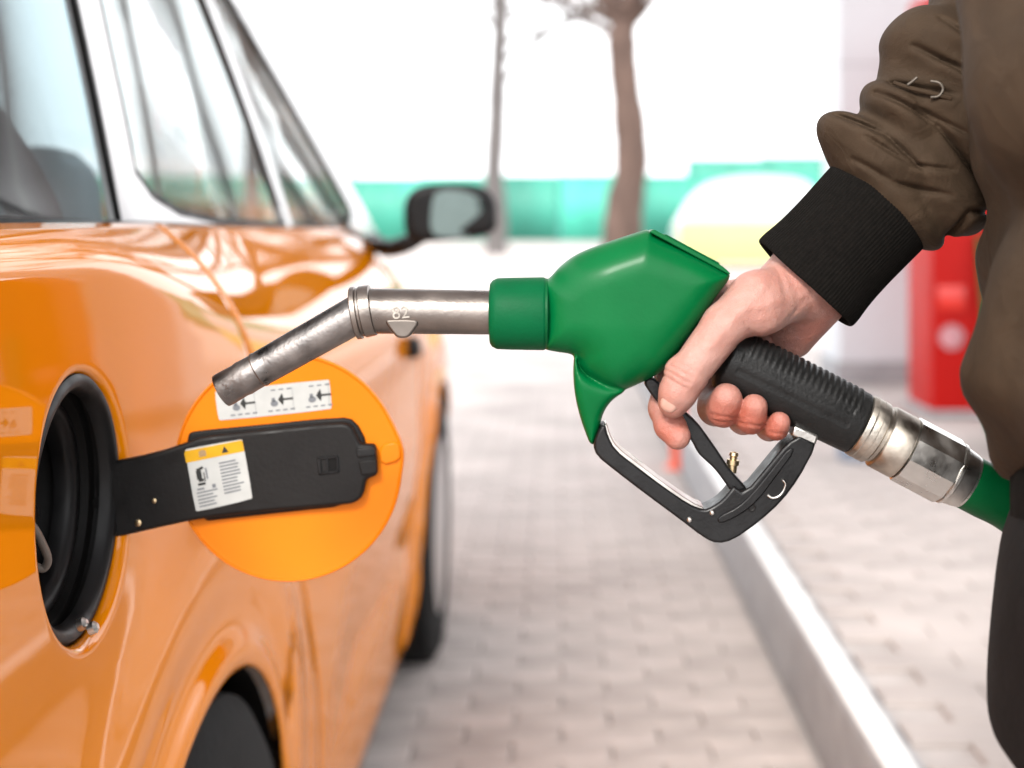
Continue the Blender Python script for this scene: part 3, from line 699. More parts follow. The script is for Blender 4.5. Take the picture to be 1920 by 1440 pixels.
# ---------------- fuel filler recess and flap
fx = float(sideX(FY, FZ)); D = (-1, 0, 0)
bowl = lathe('filler_bowl', (fx-.009, FY, FZ), D, [(0, FR-.0005), (.003, FR-.004), (.012, FR-.006), (.014, FR-.012), (.022, FR-.014), (.06, FR-.024), (.075, FR-.034), (.075, 0)], 'well_black', quarter, 80, None, 25, caps=False)
lathe('rubber_seal', (fx-.0075, FY, FZ), D, [(0, FR-.0006), (-.003, FR-.004), (-.002, FR-.008), (.002, FR-.011), (.008, FR-.0125), (.008, FR-.002)], 'gloss_rim', bowl, 90, None, 60, caps=False)
lathe('inner_lip', (fx-.030, FY, FZ), D, [(0, FR-.014), (-.003, FR-.017), (-.002, FR-.024), (.004, FR-.027), (.012, FR-.027)], 'gloss_rim', bowl, 90, None, 60, caps=False)
cp = lathe('fuel_cap', (fx-.085, FY+.006, FZ-.012), (1, 0, 0), [(0, .040), (.022, .040), (.025, .037), (.026, .0)], 'black_plastic', bowl, 48, None)
boxo('cap_grip', (fx-.062, FY-.028, FZ-.018), (fx-.044, FY+.040, FZ-.006), 'black_plastic', cp, .003)
YA = 1.0
tube('tether', spline([P(66, 975, .835), P(82, 990, .85), P(98, 1020, .862), P(108, 1048, .87), P(100, 1066, .872), P(84, 1062, .868)], 6)-np.array((.006, 0, 0)), .0026, 'tether', cp, 8)
for a_, b_ in ((165, 1185), (185, 1192)): lathe('clip', P(a_, b_, .895)+np.array((-.006, 0, .004)), (1, 0, .4), [(0, .004), (.004, .004), (.006, .002)], 'bright_steel', bowl, 12, None)  # bright steel dots stand in for glints on the glossy lip
# flap: seen face on, in the plane Y = YL, hinged at the front edge of the bowl
YL = .992
def LT(Y):
    def f(p):
        p = np.atleast_2d(np.asarray(p, float)); s_ = Y/F; return np.stack([(p[:, 0]-VX)*s_, Y-p[:, 2]*s_, CAMH-(p[:, 1]-VY)*s_], 1)
    return f
cu, cv, cr = 541, 876, 213
rim = []
for a in np.linspace(0, 2*math.pi, 120, endpoint=False):
    aa = (a+R(9)+math.pi) % (2*math.pi)-math.pi     # tip direction slightly above horizontal right
    r_ = cr+6*math.exp(-(aa/.16)**2)
    rim.append((cu+r_*math.cos(a), cv+r_*1.005*math.sin(a)))
rim = np.array(rim); TL = LT(YL)
def ring_mesh(name, levels, m, parent, tf):
    """levels: (scale about centre, w); closes last level with an n-gon"""
    V = []; fs = []; k = len(rim); c = np.array((cu, cv))
    for s_, w_ in levels:
        q = c+(rim-c)*s_; V += [(a, b_, w_) for a, b_ in q]
    for i in range(len(levels)-1): fs += [(i*k+j, i*k+(j+1) % k, (i+1)*k+(j+1) % k, (i+1)*k+j) for j in range(k)]
    fs.append(tuple(range(k))); fs.append(tuple((len(levels)-1)*k+j for j in range(k)))
    return fixn(obj(name, tf(np.array(V)), fs, m, parent, True, angle=28))
flap = ring_mesh('fuel_flap', [(.965, -10), (.99, -8), (1, -3), (1, 4), (.993, 8), (.985, 9), (.978, 8), (.972, 5.5), (.955, 5)], 'lid_paint', car, TL)
prism('finger_lip', smooth_poly([(712, 834), (748, 826), (752, 842), (752, 862), (714, 872)], 1), 5.0, 11, 'lid_paint', flap, .0012, 2, TL)
arm_poly = smooth_poly([(196, 866), (300, 845), (362, 824), (384, 815), (468, 806), (640, 788), (662, 793), (672, 812), (680, 829), (707, 829), (711, 886), (690, 894), (684, 925), (672, 936), (656, 941), (485, 955), (377, 968), (300, 985), (240, 999), (204, 1006)], 1, keep=(0, 8, 9, 10, 11, 19))
arm = prism('hinge_arm', arm_poly, 6, 30, 'black_matte', flap, .0025, 3, TL)
prism('arm_rib', smooth_poly([(352, 812), (372, 806), (470, 797), (640, 780), (668, 786), (690, 828), (690, 894), (676, 944), (484, 964), (362, 978), (352, 900)], 1), 5.2, 14, 'black_matte', arm, .002, 2, TL)
prism('latch_tab', [(672, 836), (706, 834), (709, 848), (674, 852)], 30, 36, 'black_plastic', arm, .0008, 2, TL)
prism('latch_tab', [(676, 860), (709, 856), (710, 882), (682, 886)], 28, 33, 'black_matte', arm, .0008, 2, TL)
# rectangular clip socket: raised frame round a dark hole
for q in ([(600, 853), (638, 849), (639, 853), (601, 857)], [(602, 881), (640, 876), (641, 880), (603, 885)], [(600, 853), (606, 852), (609, 884), (603, 885)], [(616, 852), (620, 851), (623, 882), (619, 883)], [(635, 849), (639, 849), (641, 880), (637, 880)]):
    prism('clip_socket', q, 30, 34, 'black_plastic', arm, .0004, 1, TL)
prism('clip_hole', [(620, 853), (636, 851), (638, 879), (623, 881)], 30, 31, 'well_black', arm, 0, 1, TL)
# hinge end inside the bowl
prism('hinge_block', [(80, 876), (200, 868), (206, 1004), (110, 1008)], -22, 20, 'well_black', arm, .003, 2, TL)
for a_, b_, r_ in ((268, 974, 6), (298, 933, 4)): lathe('screw', (a_, b_, 29.5), (0, 0, 1), [(0, r_), (2.5, r_), (3.5, r_*.6)], 'brass', arm, 14, TL)
lathe('pivot_hole', (192, 936, 30), (0, 0, 1), [(0, 9), (1, 9), (1, 5), (.5, 5)], 'well_black', arm, 16, TL)
# white instruction label with three pictograms
lab_tf = TL
lab = prism('instruction_label', smooth_poly([(404, 736), (408, 732), (615, 711), (619, 713), (623, 763), (620, 767), (416, 788), (411, 785)], 1), 5.2, 6.4, 'label_white', flap, 0, 1, TL)
def Lp(a, b_):      # label frame 0..1 x 0..1 -> pixels
    tl, tr_, br, bl = map(np.array, ((404, 734), (618, 711), (622, 765), (412, 788))); return (tl*(1-a)+tr_*a)*(1-b_)+(bl*(1-a)+br*a)*b_
def marks(name, polys, m, parent, w, tf):
    V = []; fs = []
    for q in polys:
        k = len(V); V += [(p[0], p[1], w) for p in q]; fs.append(tuple(range(k, k+len(q))))
    return obj(name, tf(np.array(V)), fs, m, parent, False)
pol = []; gre = []
def rect(f, a0, b0, a1, b1): return [f(a0, b0), f(a1, b0), f(a1, b1), f(a0, b1)]
for i in range(3):
    a = .335*i+.17
    pol += [[Lp(a+.035, .50), Lp(a+.075, .28), Lp(a+.085, .47), Lp(a+.17, .47), Lp(a+.17, .54), Lp(a+.085, .54), Lp(a+.075, .72)]]
    gre += [[Lp(a+.0+.035*math.cos(t), .62+.11*math.sin(t)) for t in np.linspace(0, 2*math.pi, 12, endpoint=False)], rect(Lp, a-.02, .42, a+.01, .55)]
    for j in range(3): gre.append(rect(Lp, a-.02+.07*j, .13, a+.02+.07*j, .18))
    for j in range(4): gre.append(rect(Lp, a-.06+.065*j, .84, a-.02+.065*j, .89))
gre += [rect(Lp, .335, .1, .338, .92), rect(Lp, .67, .1, .673, .92), rect(Lp, .985, .1, .988, .9)]
marks('printed_arrows', pol, 'ink_black', lab, 6.9, TL); marks('printed_symbols', gre, 'ink_grey', lab, 6.8, TL)
wl = prism('warning_label', smooth_poly([(355, 839), (358, 837), (457, 819), (462, 821), (480, 925), (478, 930), (379, 953), (374, 950)], 1), 30.2, 31.2, 'label_white', arm, 0, 1, TL)
def Wp(a, b_):
    tl, tr_, br, bl = map(np.array, ((353, 840), (461, 819), (481, 929), (375, 954))); return (tl*(1-a)+tr_*a)*(1-b_)+(bl*(1-a)+br*a)*b_
marks('yellow_band', [[Wp(.02, .01), Wp(.98, .01), Wp(1, .04), Wp(1, .20), Wp(0, .20), Wp(0, .05)]], 'label_yellow', wl, 31.5, TL)
pol = [[Wp(.62, .16), Wp(.74, .16), Wp(.68, .05)], rect(Wp, .13, .36, .22, .50), rect(Wp, .13, .56, .26, .60), rect(Wp, .15, .50, .24, .54), rect(Wp, .25, .40, .27, .55), [Wp(.14, .33), Wp(.26, .30), Wp(.27, .34), Wp(.15, .37)]]
gre = []; rr = random.Random(3)
for j in range(10):
    gre.append(rect(Wp, .54, .30+.055*j, .54+rr.uniform(.26, .38), .325+.055*j))
for j in range(5): gre.append(rect(Wp, .08, .70+.055*j, .08+rr.uniform(.2, .36), .722+.055*j))
gre += [rect(Wp, .36, .62, .42, .68), rect(Wp, .10, .64, .22, .67), rect(Wp, .29, .34, .32, .52)]
marks('printed_symbols', pol, 'ink_black', wl, 31.9, TL); marks('printed_lines', gre, 'ink_grey', wl, 31.8, TL)
marks('printed_symbols', [rect(Wp, .24, .06, .36, .15), rect(Wp, .27, .04, .33, .06)], 'brass', wl, 31.9, TL)

# ================================================================ FUEL NOZZLE (u, v, w frame; 1 unit = SN metres)
noz = thing('fuel_nozzle', 'green fuel pump nozzle with steel spout and black trigger guard held in a hand', 'fuel nozzle', tuple(N((1330, 1012, 0))[0]))
# spout: bent front tube with open end, collar, straight tube
a0 = np.array((690, 577, 0.)); a1 = np.array((415, 733, 0.)); dl = np.linalg.norm(a1-a0); dd = (a1-a0)/dl
sp = lathe('spout', a0, dd, [(-10, 41), (6, 36.5), (20, 36), (dl-105, 33.5), (dl-86, 33), (dl-84, 34), (dl-80, 34), (dl-78, 32.4), (dl-60, 32.6), (dl-48, 33.2), (dl-40, 31.8), (dl-6, 33), (dl, 32.2), (dl+.5, 28.5), (dl-2, 27), (dl-60, 26.5), (dl-60, 0)], 'spout_steel', noz, 56)
lathe('collar_ring', (688, 583, 0), (-.985, .17, 0), [(-13, 42), (-11, 48), (8, 49), (10, 46.5), (14, 46), (16, 50), (24, 50), (26, 47), (26, 37)], 'steel', noz, 56)
tubeS = lathe('spout_tube', (690, 583, 0), (1, .012, 0), [(0, 43), (10, 42.5), (60, 42.2), (236, 41.5)], 'steel', noz, 64)
prism('lug', smooth_poly([(724, 598), (736, 595), (778, 595), (792, 600), (774, 626), (766, 631), (752, 631), (744, 626)], 1), -8, 41, 'dull_steel', tubeS, .0014, 3)
cu_ = bpy.data.curves.new('engraving', 'FONT'); cu_.body = '82'; cu_.size = 33*SN; cu_.extrude = .0006; cu_.align_x = 'CENTER'; cu_.resolution_u = 3
tmp = bpy.data.objects.new('tmp', cu_); C.objects.link(tmp); bpy.context.view_layer.update()
me = bpy.data.meshes.new_from_object(tmp.evaluated_get(bpy.context.evaluated_depsgraph_get())); bpy.data.objects.remove(tmp)
me.materials.append(M['stain_steel']); o = bpy.data.objects.new('engraved_number', me); C.objects.link(o); o.parent = tubeS
o.location = Vector(N((757, 594, 41.6))[0])-wloc(noz); o.rotation_euler = (R(90), R(-6), 0)
# green sleeve and body
lathe('sleeve', (918, 588, 0), (1, 0, 0), [(0, 46), (1, 56), (5, 62), (14, 66.5), (40, 67.5), (100, 68.5), (104, 67.5), (106, 64.5), (110, 64)], 'green_sleeve', noz, 72, angle=60)
bodyA = smooth_poly([(1012, 531), (1030, 522), (1052, 496), (1085, 473), (1150, 450), (1212, 430), (1366, 513), (1362, 526), (1345, 546), (1300, 612), (1262, 670), (1240, 697), (1200, 718), (1165, 733), (1135, 727), (1102, 706), (1086, 688), (1080, 664), (1040, 659), (1012, 653)], 2, keep=(5, 6))
bodyB = smooth_poly([(1079, 655), (1084, 690), (1105, 708), (1140, 722), (1178, 728), (1150, 744), (1132, 768), (1124, 800), (1112, 834), (1105, 830), (1089, 788), (1077, 738), (1074, 690)], 2, keep=(8, 9))
h_ = 2.6; lo = (1000, 415, -100); hi = (1385, 850, 100)
G, sh = grid(lo, hi, h_)
U, Vv, Ww = G
def rext(d2, aw, hh, r):
    a = d2+r; b_ = aw-hh+r; return np.minimum(np.maximum(a, b_), 0)+np.sqrt(np.maximum(a, 0)**2+np.maximum(b_, 0)**2)-r
d2 = sd_poly(U[:, :, 0], Vv[0, :, 0][None, :]*np.ones_like(U[:, :, 0]), bodyA)[:, :, None]
hh = 63+17*sm(1030, 1150, U)-14*sm(600, 730, Vv)
dA = rext(d2, np.abs(Ww), hh, hh*(.93-.30*sm(1190, 1330, U)))
d2b = sd_poly(U[:, :, 0], Vv[0, :, 0][None, :]*np.ones_like(U[:, :, 0]), bodyB)[:, :, None]
dB = rext(d2b, np.abs(Ww), 46-22*sm(700, 830, Vv), 20)
dN = smin(dA, dB, 5)
# raised belly bulge on the side, shallow flat under the crease
V, Q = nets(np.broadcast_to(dN, sh).astype(np.float32), lo, h_); V = relax(V, Q, 9)
body = fastobj('body', N(V), Q[:, ::-1], 'green_plastic', noz); fixn(body)
td = np.array((1366-1214, 513-431.)); td /= np.linalg.norm(td); tn = np.array((td[1], -td[0]))
def along(t, n_): return np.array((1214, 431.))+td*t+tn*n_
prism('top_cover', [along(4, 1), along(8, 5.5), along(150, 5.5), along(158, 4), along(170, 1), along(168, -3), along(4, -3)], -52, 52, 'green_plastic', body, .0009, 2)
prism('cover_plate', [along(30, 5.6), along(32, 8.5), along(142, 8.5), along(146, 5.6)], -42, 42, 'green_sleeve', body, .0008, 2)
lathe('neck_joint', (1023, 588, 0), (1, 0, 0), [(0, 60), (0, 66.2), (3.5, 66.2), (3.5, 60)], 'hose_green', body, 64)
# trigger guard: two black bars with a steel liner
guardL = smooth_poly([(1124, 796), (1134, 790), (1139, 812), (1152, 838), (1190, 868), (1240, 906), (1290, 940), (1316, 950), (1332, 944), (1352, 930), (1372, 905), (1392, 920), (1440, 862), (1470, 826), (1494, 812), (1524, 826), (1518, 846), (1512, 856), (1494, 890), (1462, 934), (1420, 972), (1372, 1006), (1342, 1013), (1318, 1003), (1270, 966), (1210, 922), (1150, 876), (1118, 850), (1111, 830)], 1, keep=(10, 14, 15))
guard = prism('trigger_guard', guardL, -34, 34, 'black_plastic', noz, .0028, 3)
prism('guard_rib', smooth_poly([(1340, 962), (1378, 944), (1404, 920), (1446, 868), (1474, 832), (1486, 838), (1452, 884), (1416, 932), (1384, 958), (1344, 976)], 1), 33, 38, 'black_plastic', guard, .0012, 2)
prism('guard_liner', smooth_poly([(1132, 792), (1137, 790), (1143, 812), (1156, 834), (1194, 863), (1244, 901), (1294, 936), (1318, 946), (1316, 950), (1290, 941), (1240, 907), (1190, 869), (1151, 840), (1137, 812)], 1), -30, 30, 'bright_steel', guard, .0004, 1)
prism('mount_block', [(1484, 792), (1530, 811), (1524, 832), (1478, 812)], -30, 32, 'bright_steel', guard, .0015, 2)
for a_, b_ in ((1290, 967), (1332, 954)): lathe('rivet', (a_, b_, 33), (0, 0, 1), [(0, 5), (3, 5), (5, 3), (5.5, 0)], 'bright_steel', guard, 16)
lathe('screw', (1404, 944, 33.5), (0, 0, 1), [(0, 9), (2, 9), (2.5, 7), (1, 5), (1, 0)], 'black_matte', guard, 16)
tube('clip', spline([(1462, 893, 37), (1467, 901, 38), (1462, 915, 38), (1453, 924, 38), (1442, 926, 38), (1434, 921, 37)], 6), 2.4, 'bright_steel', guard, 8, N)
trig = prism('trigger', smooth_poly([(1204, 714), (1220, 704), (1240, 722), (1275, 762), (1308, 792), (1330, 822), (1348, 848), (1366, 876), (1398, 912), (1372, 924), (1356, 900), (1338, 876), (1318, 858), (1306, 846), (1298, 828), (1280, 806), (1250, 772), (1222, 742)], 1, keep=(8, 9)), -20, 20, 'black_plastic', noz, .0024, 3)
lt = lathe('latch', (1372, 886, 0), (.12, -1, 0), [(0, 9), (14, 9), (15, 12), (24, 12), (25, 7), (30, 7), (32, 9), (38, 8), (40, 0)], 'brass', trig, 20)
# grip
g0 = np.array((1352, 666, 0.)); gd = np.array((math.cos(R(26.5)), math.sin(R(26.5)), 0)); gp = np.array((-gd[1], gd[0], 0)); GL = 290
seg = 72; V = []; fs = []; nrow = 150
for i in range(nrow):
    t = GL*i/(nrow-1); rr_ = 60
    rr_ *= 1-.5*max(0, 1-t/16)**2.2; rr_ -= 5*max(0, (t-GL+6)/6)**2
    rr_ += 2.0*math.sin(t/GL*math.pi)
    for k in range(seg):
        a = 2*math.pi*k/seg; cp_ = math.cos(a)      # a=0 : lower side (+gp), pi: upper side; w = sin
        r2 = rr_
        if cp_ < -.30 and 40 < t < GL-22: r2 += 2.3*(.5+.5*math.tanh(3*math.sin(t/12.5*2*math.pi)))*min(1, (-.30-cp_)*2)   # ribs over the top
        for ac in (1.86, 1.42): r2 -= 3.4*math.exp(-((a-ac)/.05)**2)*(30 < t < GL-30)   # two lengthwise grooves
        V.append(g0+gd*t+gp*(r2*1.0*cp_)+np.array((0, 0, 1))*(r2*.92*math.sin(a)))
for i in range(nrow-1):
    for k in range(seg): fs.append((i*seg+k, i*seg+(k+1) % seg, (i+1)*seg+(k+1) % seg, (i+1)*seg+k))
fs.append(tuple(range(seg))); fs.append(tuple((nrow-1)*seg+k for k in range(seg)))
grip = fixn(obj('grip', N(np.array(V)), fs, 'black_rubber', noz, True, angle=50))
# hidden link between body and grip
lathe('grip_core', (1240, 610, 0), (150, 75, 0), [(0, 40), (150, 40)], 'black_matte', grip, 32)
# swivel coupling
e0 = g0+gd*(GL-2); cd = np.array((math.cos(R(28)), math.sin(R(28)), 0))
cpl = lathe('swivel_coupling', e0, cd, [(0, 50), (1, 59), (4, 61), (36, 61), (38, 59), (40, 55), (46, 55), (48, 60), (51, 62), (94, 62), (96, 60), (96, 40)], 'stain_steel', noz, 80)
lathe('ring_groove', e0+cd*10, cd, [(0, 60), (0, 61.8), (3, 61.8), (3, 60)], 'stain_steel', cpl, 80); lathe('ring_groove', e0+cd*24, cd, [(0, 60), (0, 61.6), (2, 61.6), (2, 60)], 'stain_steel', cpl, 80)
lathe('hex_nut', e0+cd*97, cd, [(0, 58), (2, 65), (92, 65), (97, 61)], 'bright_steel', cpl, 10, ph=.12, smooth=False)
lathe('end_ring', e0+cd*193, cd, [(0, 60), (1, 61.5), (6, 61.5), (8, 58), (34, 54), (36, 52), (40, 52), (41, 46)], 'bright_steel', cpl, 64)
# hose: down behind the person to the pump
hp = [e0+cd*225, e0+cd*265, e0+cd*330, e0+cd*420+np.array((0, 26, -10)), (2010, 1210, -60), (2060, 1500, -180), (2100, 2200, -500), (2300, 3000, -900), (2700, 3050, -1800)]
hpw = [N(p)[0] for p in hp]; hpw[-1][2] = KH+.03; hpw[-2][2] = KH+.05
hpw += [np.array((px0-.25, 4.2, KH+.03)), np.array((px0+.1, YP-.5, KH+.05)), np.array((px0+.2, YP-.15, .5)), np.array((px0+.2, YP-.03, 1.0))]
tube('fuel_hose', spline(hpw, 10), 52*SN, 'hose_green', None, 24, loc=tuple(hpw[0]))
ho = bpy.data.objects['fuel_hose']; ho['label'] = 'green rubber fuel hose leaving the steel swivel coupling'; ho['category'] = 'hose'

# ================================================================ PERSON
per = thing('person', 'person in brown jacket with black ribbed cuff gripping the green nozzle', 'person', (.42, .66, 0))
# --- right hand and forearm in the nozzle frame
h_ = 2.5; lo = (1195, 300, -175); hi = (1765, 880, 115)
G, sh = grid(lo, hi, h_)
# wrist / forearm, palm
wr = (1512, 540, -38)
d = cap(G, (1700, 342, -40), (1600, 440, -40), 62, 68)
d = smin(d, cap(G, (1600, 440, -40), (1520, 520, -40), 68, 74), 20)
ax = [(gd[0], gd[1], 0), (gp[0], gp[1], 0), (0, 0, 1)]
d = smin(d, cap(G, (1500, 540, -40), (1420, 572, -62), 66, 46), 26)           # radial side of the palm
d = smin(d, cap(G, (1545, 568, -55), (1505, 640, -92), 52, 38), 24)           # heel of the palm, ulnar side
MC = {'index': ((1372, 570, -92), 40), 'middle': ((1408, 596, -106), 38), 'ring': ((1452, 622, -104), 35), 'pinky': ((1494, 644, -96), 32)}
for nme, (p, r_) in MC.items(): d = smin(d, cap(G, (1525, 556, -62), p, 48, r_), 22)
# thenar and thumb on the near side
d = smin(d, cap(G, (1486, 540, -16), (1415, 562, 26), 54, 52), 24)
d = smin(d, cap(G, (1462, 560, 8), (1420, 584, 38), 46, 46), 20)
th = chain(G, [(1415, 560, 30), (1352, 606, 58), (1284, 694, 66), (1266, 728, 62), (1258, 748, 56)], [52, 41, 36.5, 34, 28], 10)
th = smin(th, cap(G, (1266, 690, 66), (1272, 700, 66), 25, 25), 12)          # knuckle of the thumb joint
d = smin(d, th, 16)
# index: wraps the trigger from the far side
ix = chain(G, [MC['index'][0], (1268, 690, -70), (1249, 768, -22), (1256, 796, 10), (1268, 814, 26)], [40, 33, 31, 29, 25], 9)
d = smin(d, ix, 5)
def finger(p0, r0, pip, dip, tip, rp, rt):
    return chain(G, [p0, pip, dip, tip], [r0, rp, rp*.97, rt], 10)
mf = finger(*MC['middle'], (1352, 726, -100), (1346, 770, -40), (1353, 757, 36), 34, 30); mf = smin(mf, cap(G, (1354, 768, 22), (1357, 742, 46), 31, 29), 8)
rf = finger(*MC['ring'], (1404, 752, -98), (1399, 790, -38), (1404, 776, 38), 30, 26); rf = smin(rf, cap(G, (1405, 785, 26), (1408, 757, 48), 26, 24.5), 8)
pf_ = finger(*MC['pinky'], (1452, 772, -88), (1448, 806, -38), (1452, 797, 30), 26, 22); pf_ = smin(pf_, cap(G, (1453, 800, 22), (1456, 786, 38), 22, 20), 6)
for e in (mf, rf, pf_): d = smin(d, e, 1.5)
# carve the hand away from the rigid grip so that it wraps it
gx_ = (G[0]-g0[0])*gd[0]+(G[1]-g0[1])*gd[1]; gy_ = (G[0]-g0[0])*gp[0]+(G[1]-g0[1])*gp[1]
gripd = np.maximum(np.sqrt(gy_**2+(G[2]/.92)**2)-58, -gx_-6)
d = smax(d, -gripd, 6)
near_m = sm(20, 45, G[2])
for a_, b_, dep, r_ in (((1240, 696), (1276, 716), 2.4, 3.2), ((1244, 686), (1282, 706), 2.6, 3.4), ((1250, 676), (1288, 696), 2.0, 3.2), ((1258, 668), (1290, 684), 1.4, 3), ((1310, 690), (1322, 704), 2, 4), ((1372, 640), (1440, 622), 2.5, 6), ((1392, 612), (1420, 634), 1.8, 4), ((1330, 770), (1384, 778), 2.4, 3.2), ((1334, 782), (1380, 786), 1.4, 3), ((1380, 786), (1432, 792), 2.4, 3.2), ((1434, 803), (1474, 808), 2.2, 3), ((1240, 800), (1284, 790), 1.8, 3.2), ((1236, 788), (1262, 782), 1.4, 3), ((1470, 505), (1488, 560), 1.8, 7), ((1452, 498), (1462, 545), 1.2, 6), ((1500, 560), (1470, 596), 1.5, 5)):
    d = d+dep*np.exp(-(line2(G, a_, b_)/r_)**2)*near_m
# faint tendon / vein ridges on the back of the thumb
for a_, b_, dep, r_ in (((1320, 640), (1420, 530), 2.2, 9), ((1400, 520), (1470, 490), 2.0, 9), ((1380, 575), (1450, 560), 1.6, 8)):
    d = d-dep*np.exp(-(line2(G, a_, b_)/r_)**2)*near_m
V, Q = nets(np.broadcast_to(d, sh).astype(np.float32), lo, h_); V = relax(V, Q, 2, .5)
# flush: red at finger tips, joints and the shaded heel
def near_(p, r): return np.exp(-((V-np.array(p))**2).sum(1)/(2*r*r))
fl = .10+.75*near_((1355, 770, 45), 34)+.75*near_((1405, 785, 45), 30)+.75*near_((1452, 800, 35), 28)+.85*near_((1255, 808, 15), 34)+.40*near_((1244, 745, 60), 26)+.28*near_((1268, 690, 90), 22)+.50*near_((1545, 620, -50), 55)+.25*near_((1400, 640, 40), 30)+.2*near_((1440, 530, 60), 50)
handV, handQ, handF = N(V), Q[:, ::-1], np.clip(fl, 0, 1)
# --- rest of the body (head, neck, trunk, left arm, legs), person space = world
SH_R = (.40, .86, 1.47); EL_R = (.345, .93, 1.235); SH_L = (.40, .47, 1.47); EL_L = (.50, .40, 1.20); HD_L = (.27, .515, .955)
lo = (.05, .30, .02); hi = (.70, 1.05, 1.90); hb = .011
G, sh = grid(lo, hi, hb)
d = cap(G, (.42, .66, 1.0), (.40, .66, 1.36), .125, .14); d = smin(d, cap(G, (.41, .50, 1.44), (.41, .82, 1.44), .07, .07), .08)
d = smin(d, cap(G, (.41, .665, 1.45), (.39, .665, 1.60), .06, .055), .04)
hd = ell(G, (.375, .665, 1.715), (.100, .078, .118)); hd = smin(hd, ell(G, (.355, .665, 1.655), (.075, .062, .065)), .03)
hd = smin(hd, cap(G, (.280, .665, 1.725), (.262, .665, 1.69), .010, .016), .012)
for s in (-1, 1):
    hd = smin(hd, ell(G, (.385, .665+s*.080, 1.705), (.022, .012, .034)), .008)
    hd = smax(hd, -ell(G, (.276, .665+s*.032, 1.728), (.016, .018, .011)), .012)
hd = smin(hd, cap(G, (.284, .645, 1.645), (.284, .685, 1.645), .009, .009), .006)
d = smin(d, hd, .02)
for a, b_, c, e in ((SH_R, EL_R, .06, .05), (EL_R, N((1720, 320, -70))[0], .046, .026), (SH_L, EL_L, .06, .05), (EL_L, HD_L, .046, .032)): d = smin(d, cap(G, a, b_, c, e), .03)
for s in (-1, 1): d = smin(d, chain(G, [(.42, .66+s*.09, .95), (.40, .66+s*.105, .50), (.43, .66+s*.11, .09), (.35, .66+s*.12, .06)], [.09, .055, .04, .035], .03), .03)
V, Q = nets(np.broadcast_to(d, sh).astype(np.float32), lo, hb); V = relax(V, Q, 2)
allV = np.vstack([V, handV]); allQ = np.vstack([Q, handQ+len(V)])
bodyo = fastobj('body', allV, allQ, 'skin', per); fixn(bodyo)
atr = bodyo.data.attributes.new('flush', 'FLOAT', 'POINT'); atr.data.foreach_set('value', np.concatenate([np.full(len(V), .15), handF]).astype(np.float32))
# thumb nail
def nail(name, c, n_, up, rx, ry, rz):
    n_ = np.array(n_, float); n_ /= np.linalg.norm(n_); up = np.array(up, float); up -= n_*np.dot(up, n_); up /= np.linalg.norm(up); x = np.cross(up, n_); V = []; fs = []; a_, b_ = 8, 20
    for i in range(a_+1):
        f = math.pi/2*i/a_
        for j in range(b_):
            t = 2*math.pi*j/b_; ct, st = math.cos(t), math.sin(t); ct = abs(ct)**.75*np.sign(ct); st = abs(st)**.75*np.sign(st)
            V.append(np.array(c)+x*rx*ct*math.sin(f)+up*ry*st*math.sin(f)+n_*rz*math.cos(f))
    for i in range(a_):
        for j in range(b_): fs.append((i*b_+j, i*b_+(j+1) % b_, (i+1)*b_+(j+1) % b_, (i+1)*b_+j))
    fixn(obj(name, N(np.array(V)), fs, 'nail', bodyo))
nail('nail', (1251, 740, 82), (-.40, .10, .9), (.45, -.85, 0), 17, 23, 8)
# --- cuff: ribbed knit tube
c0 = np.array((1515, 534, -38.)); c1 = np.array((1668, 372, -38.)); cdv = (c1-c0)/np.linalg.norm(c1-c0); cl = np.linalg.norm(c1-c0); cpv = np.array((-cdv[1], cdv[0], 0))
seg = 600; V = []; fs = []; prof = [(14, .86), (2, .90), (-3, .955), (-1, .99), (5, 1.0), (20, .995), (60, .96), (110, .95), (160, .96), (cl-14, .96), (cl+10, .86)]
prof = [(t, r) for t, r in spline(prof, 3)]
for t, r in prof:
    for k in range(seg):
        a = 2*math.pi*k/seg; q = r*(1+.010*(.5+.5*math.cos(100*a)))*(1 if t > 0 else 1)
        bend = 6*math.sin(a*2+1)*(t < 30)
        V.append(c0+cdv*(t+bend*.5+.5*math.sin(a*5))+cpv*(119*q*math.cos(a))+np.array((0, 0, 1))*(104*q*math.sin(a)))
for i in range(len(prof)-1):
    for k in range(seg): fs.append((i*seg+k, i*seg+(k+1) % seg, (i+1)*seg+(k+1) % seg, (i+1)*seg+k))
cuffV, cuffF = N(np.array(V)), fs
# --- jacket: sleeve (nozzle frame) and trunk
h_ = 3.0; lo = (1500, -420, -250); hi = (2140, 520, 130)
G, sh = grid(lo, hi, h_)
def roll(c, along_, ra, rp, rw):
    a = np.array((*along_, 0.)); a /= np.linalg.norm(a); p = np.array((-a[1], a[0], 0)); return ell(G, c, (ra, rp, rw), [a, p, (0, 0, 1)])
A = (155, -150)
d = roll((1668, 362, -40), (160, -158), 52, 150, 112)
d = smin(d, roll((1648, 300, -36), (120, -150), 58, 132, 118), 12)
d = smin(d, roll((1735, 318, -40), (150, -150), 70, 158, 122), 14)
d = smin(d, roll((1776, 372, -10), (.3, -1), 62, 76, 82), 16)
d = smin(d, roll((1690, 225, -30), (150, -120), 48, 92, 112), 12)
d = smin(d, roll((1800, 225, -44), (140, -150), 92, 178, 130), 16)
d = smin(d, roll((1775, 105, -40), (120, -160), 92, 120, 128), 16)
d = smin(d, cap(G, (1830, 200, -60), (1960, 20, -170), 150, 160), 40)
d = smin(d, cap(G, (1960, 20, -170), (2010, -420, -100), 160, 190), 40)
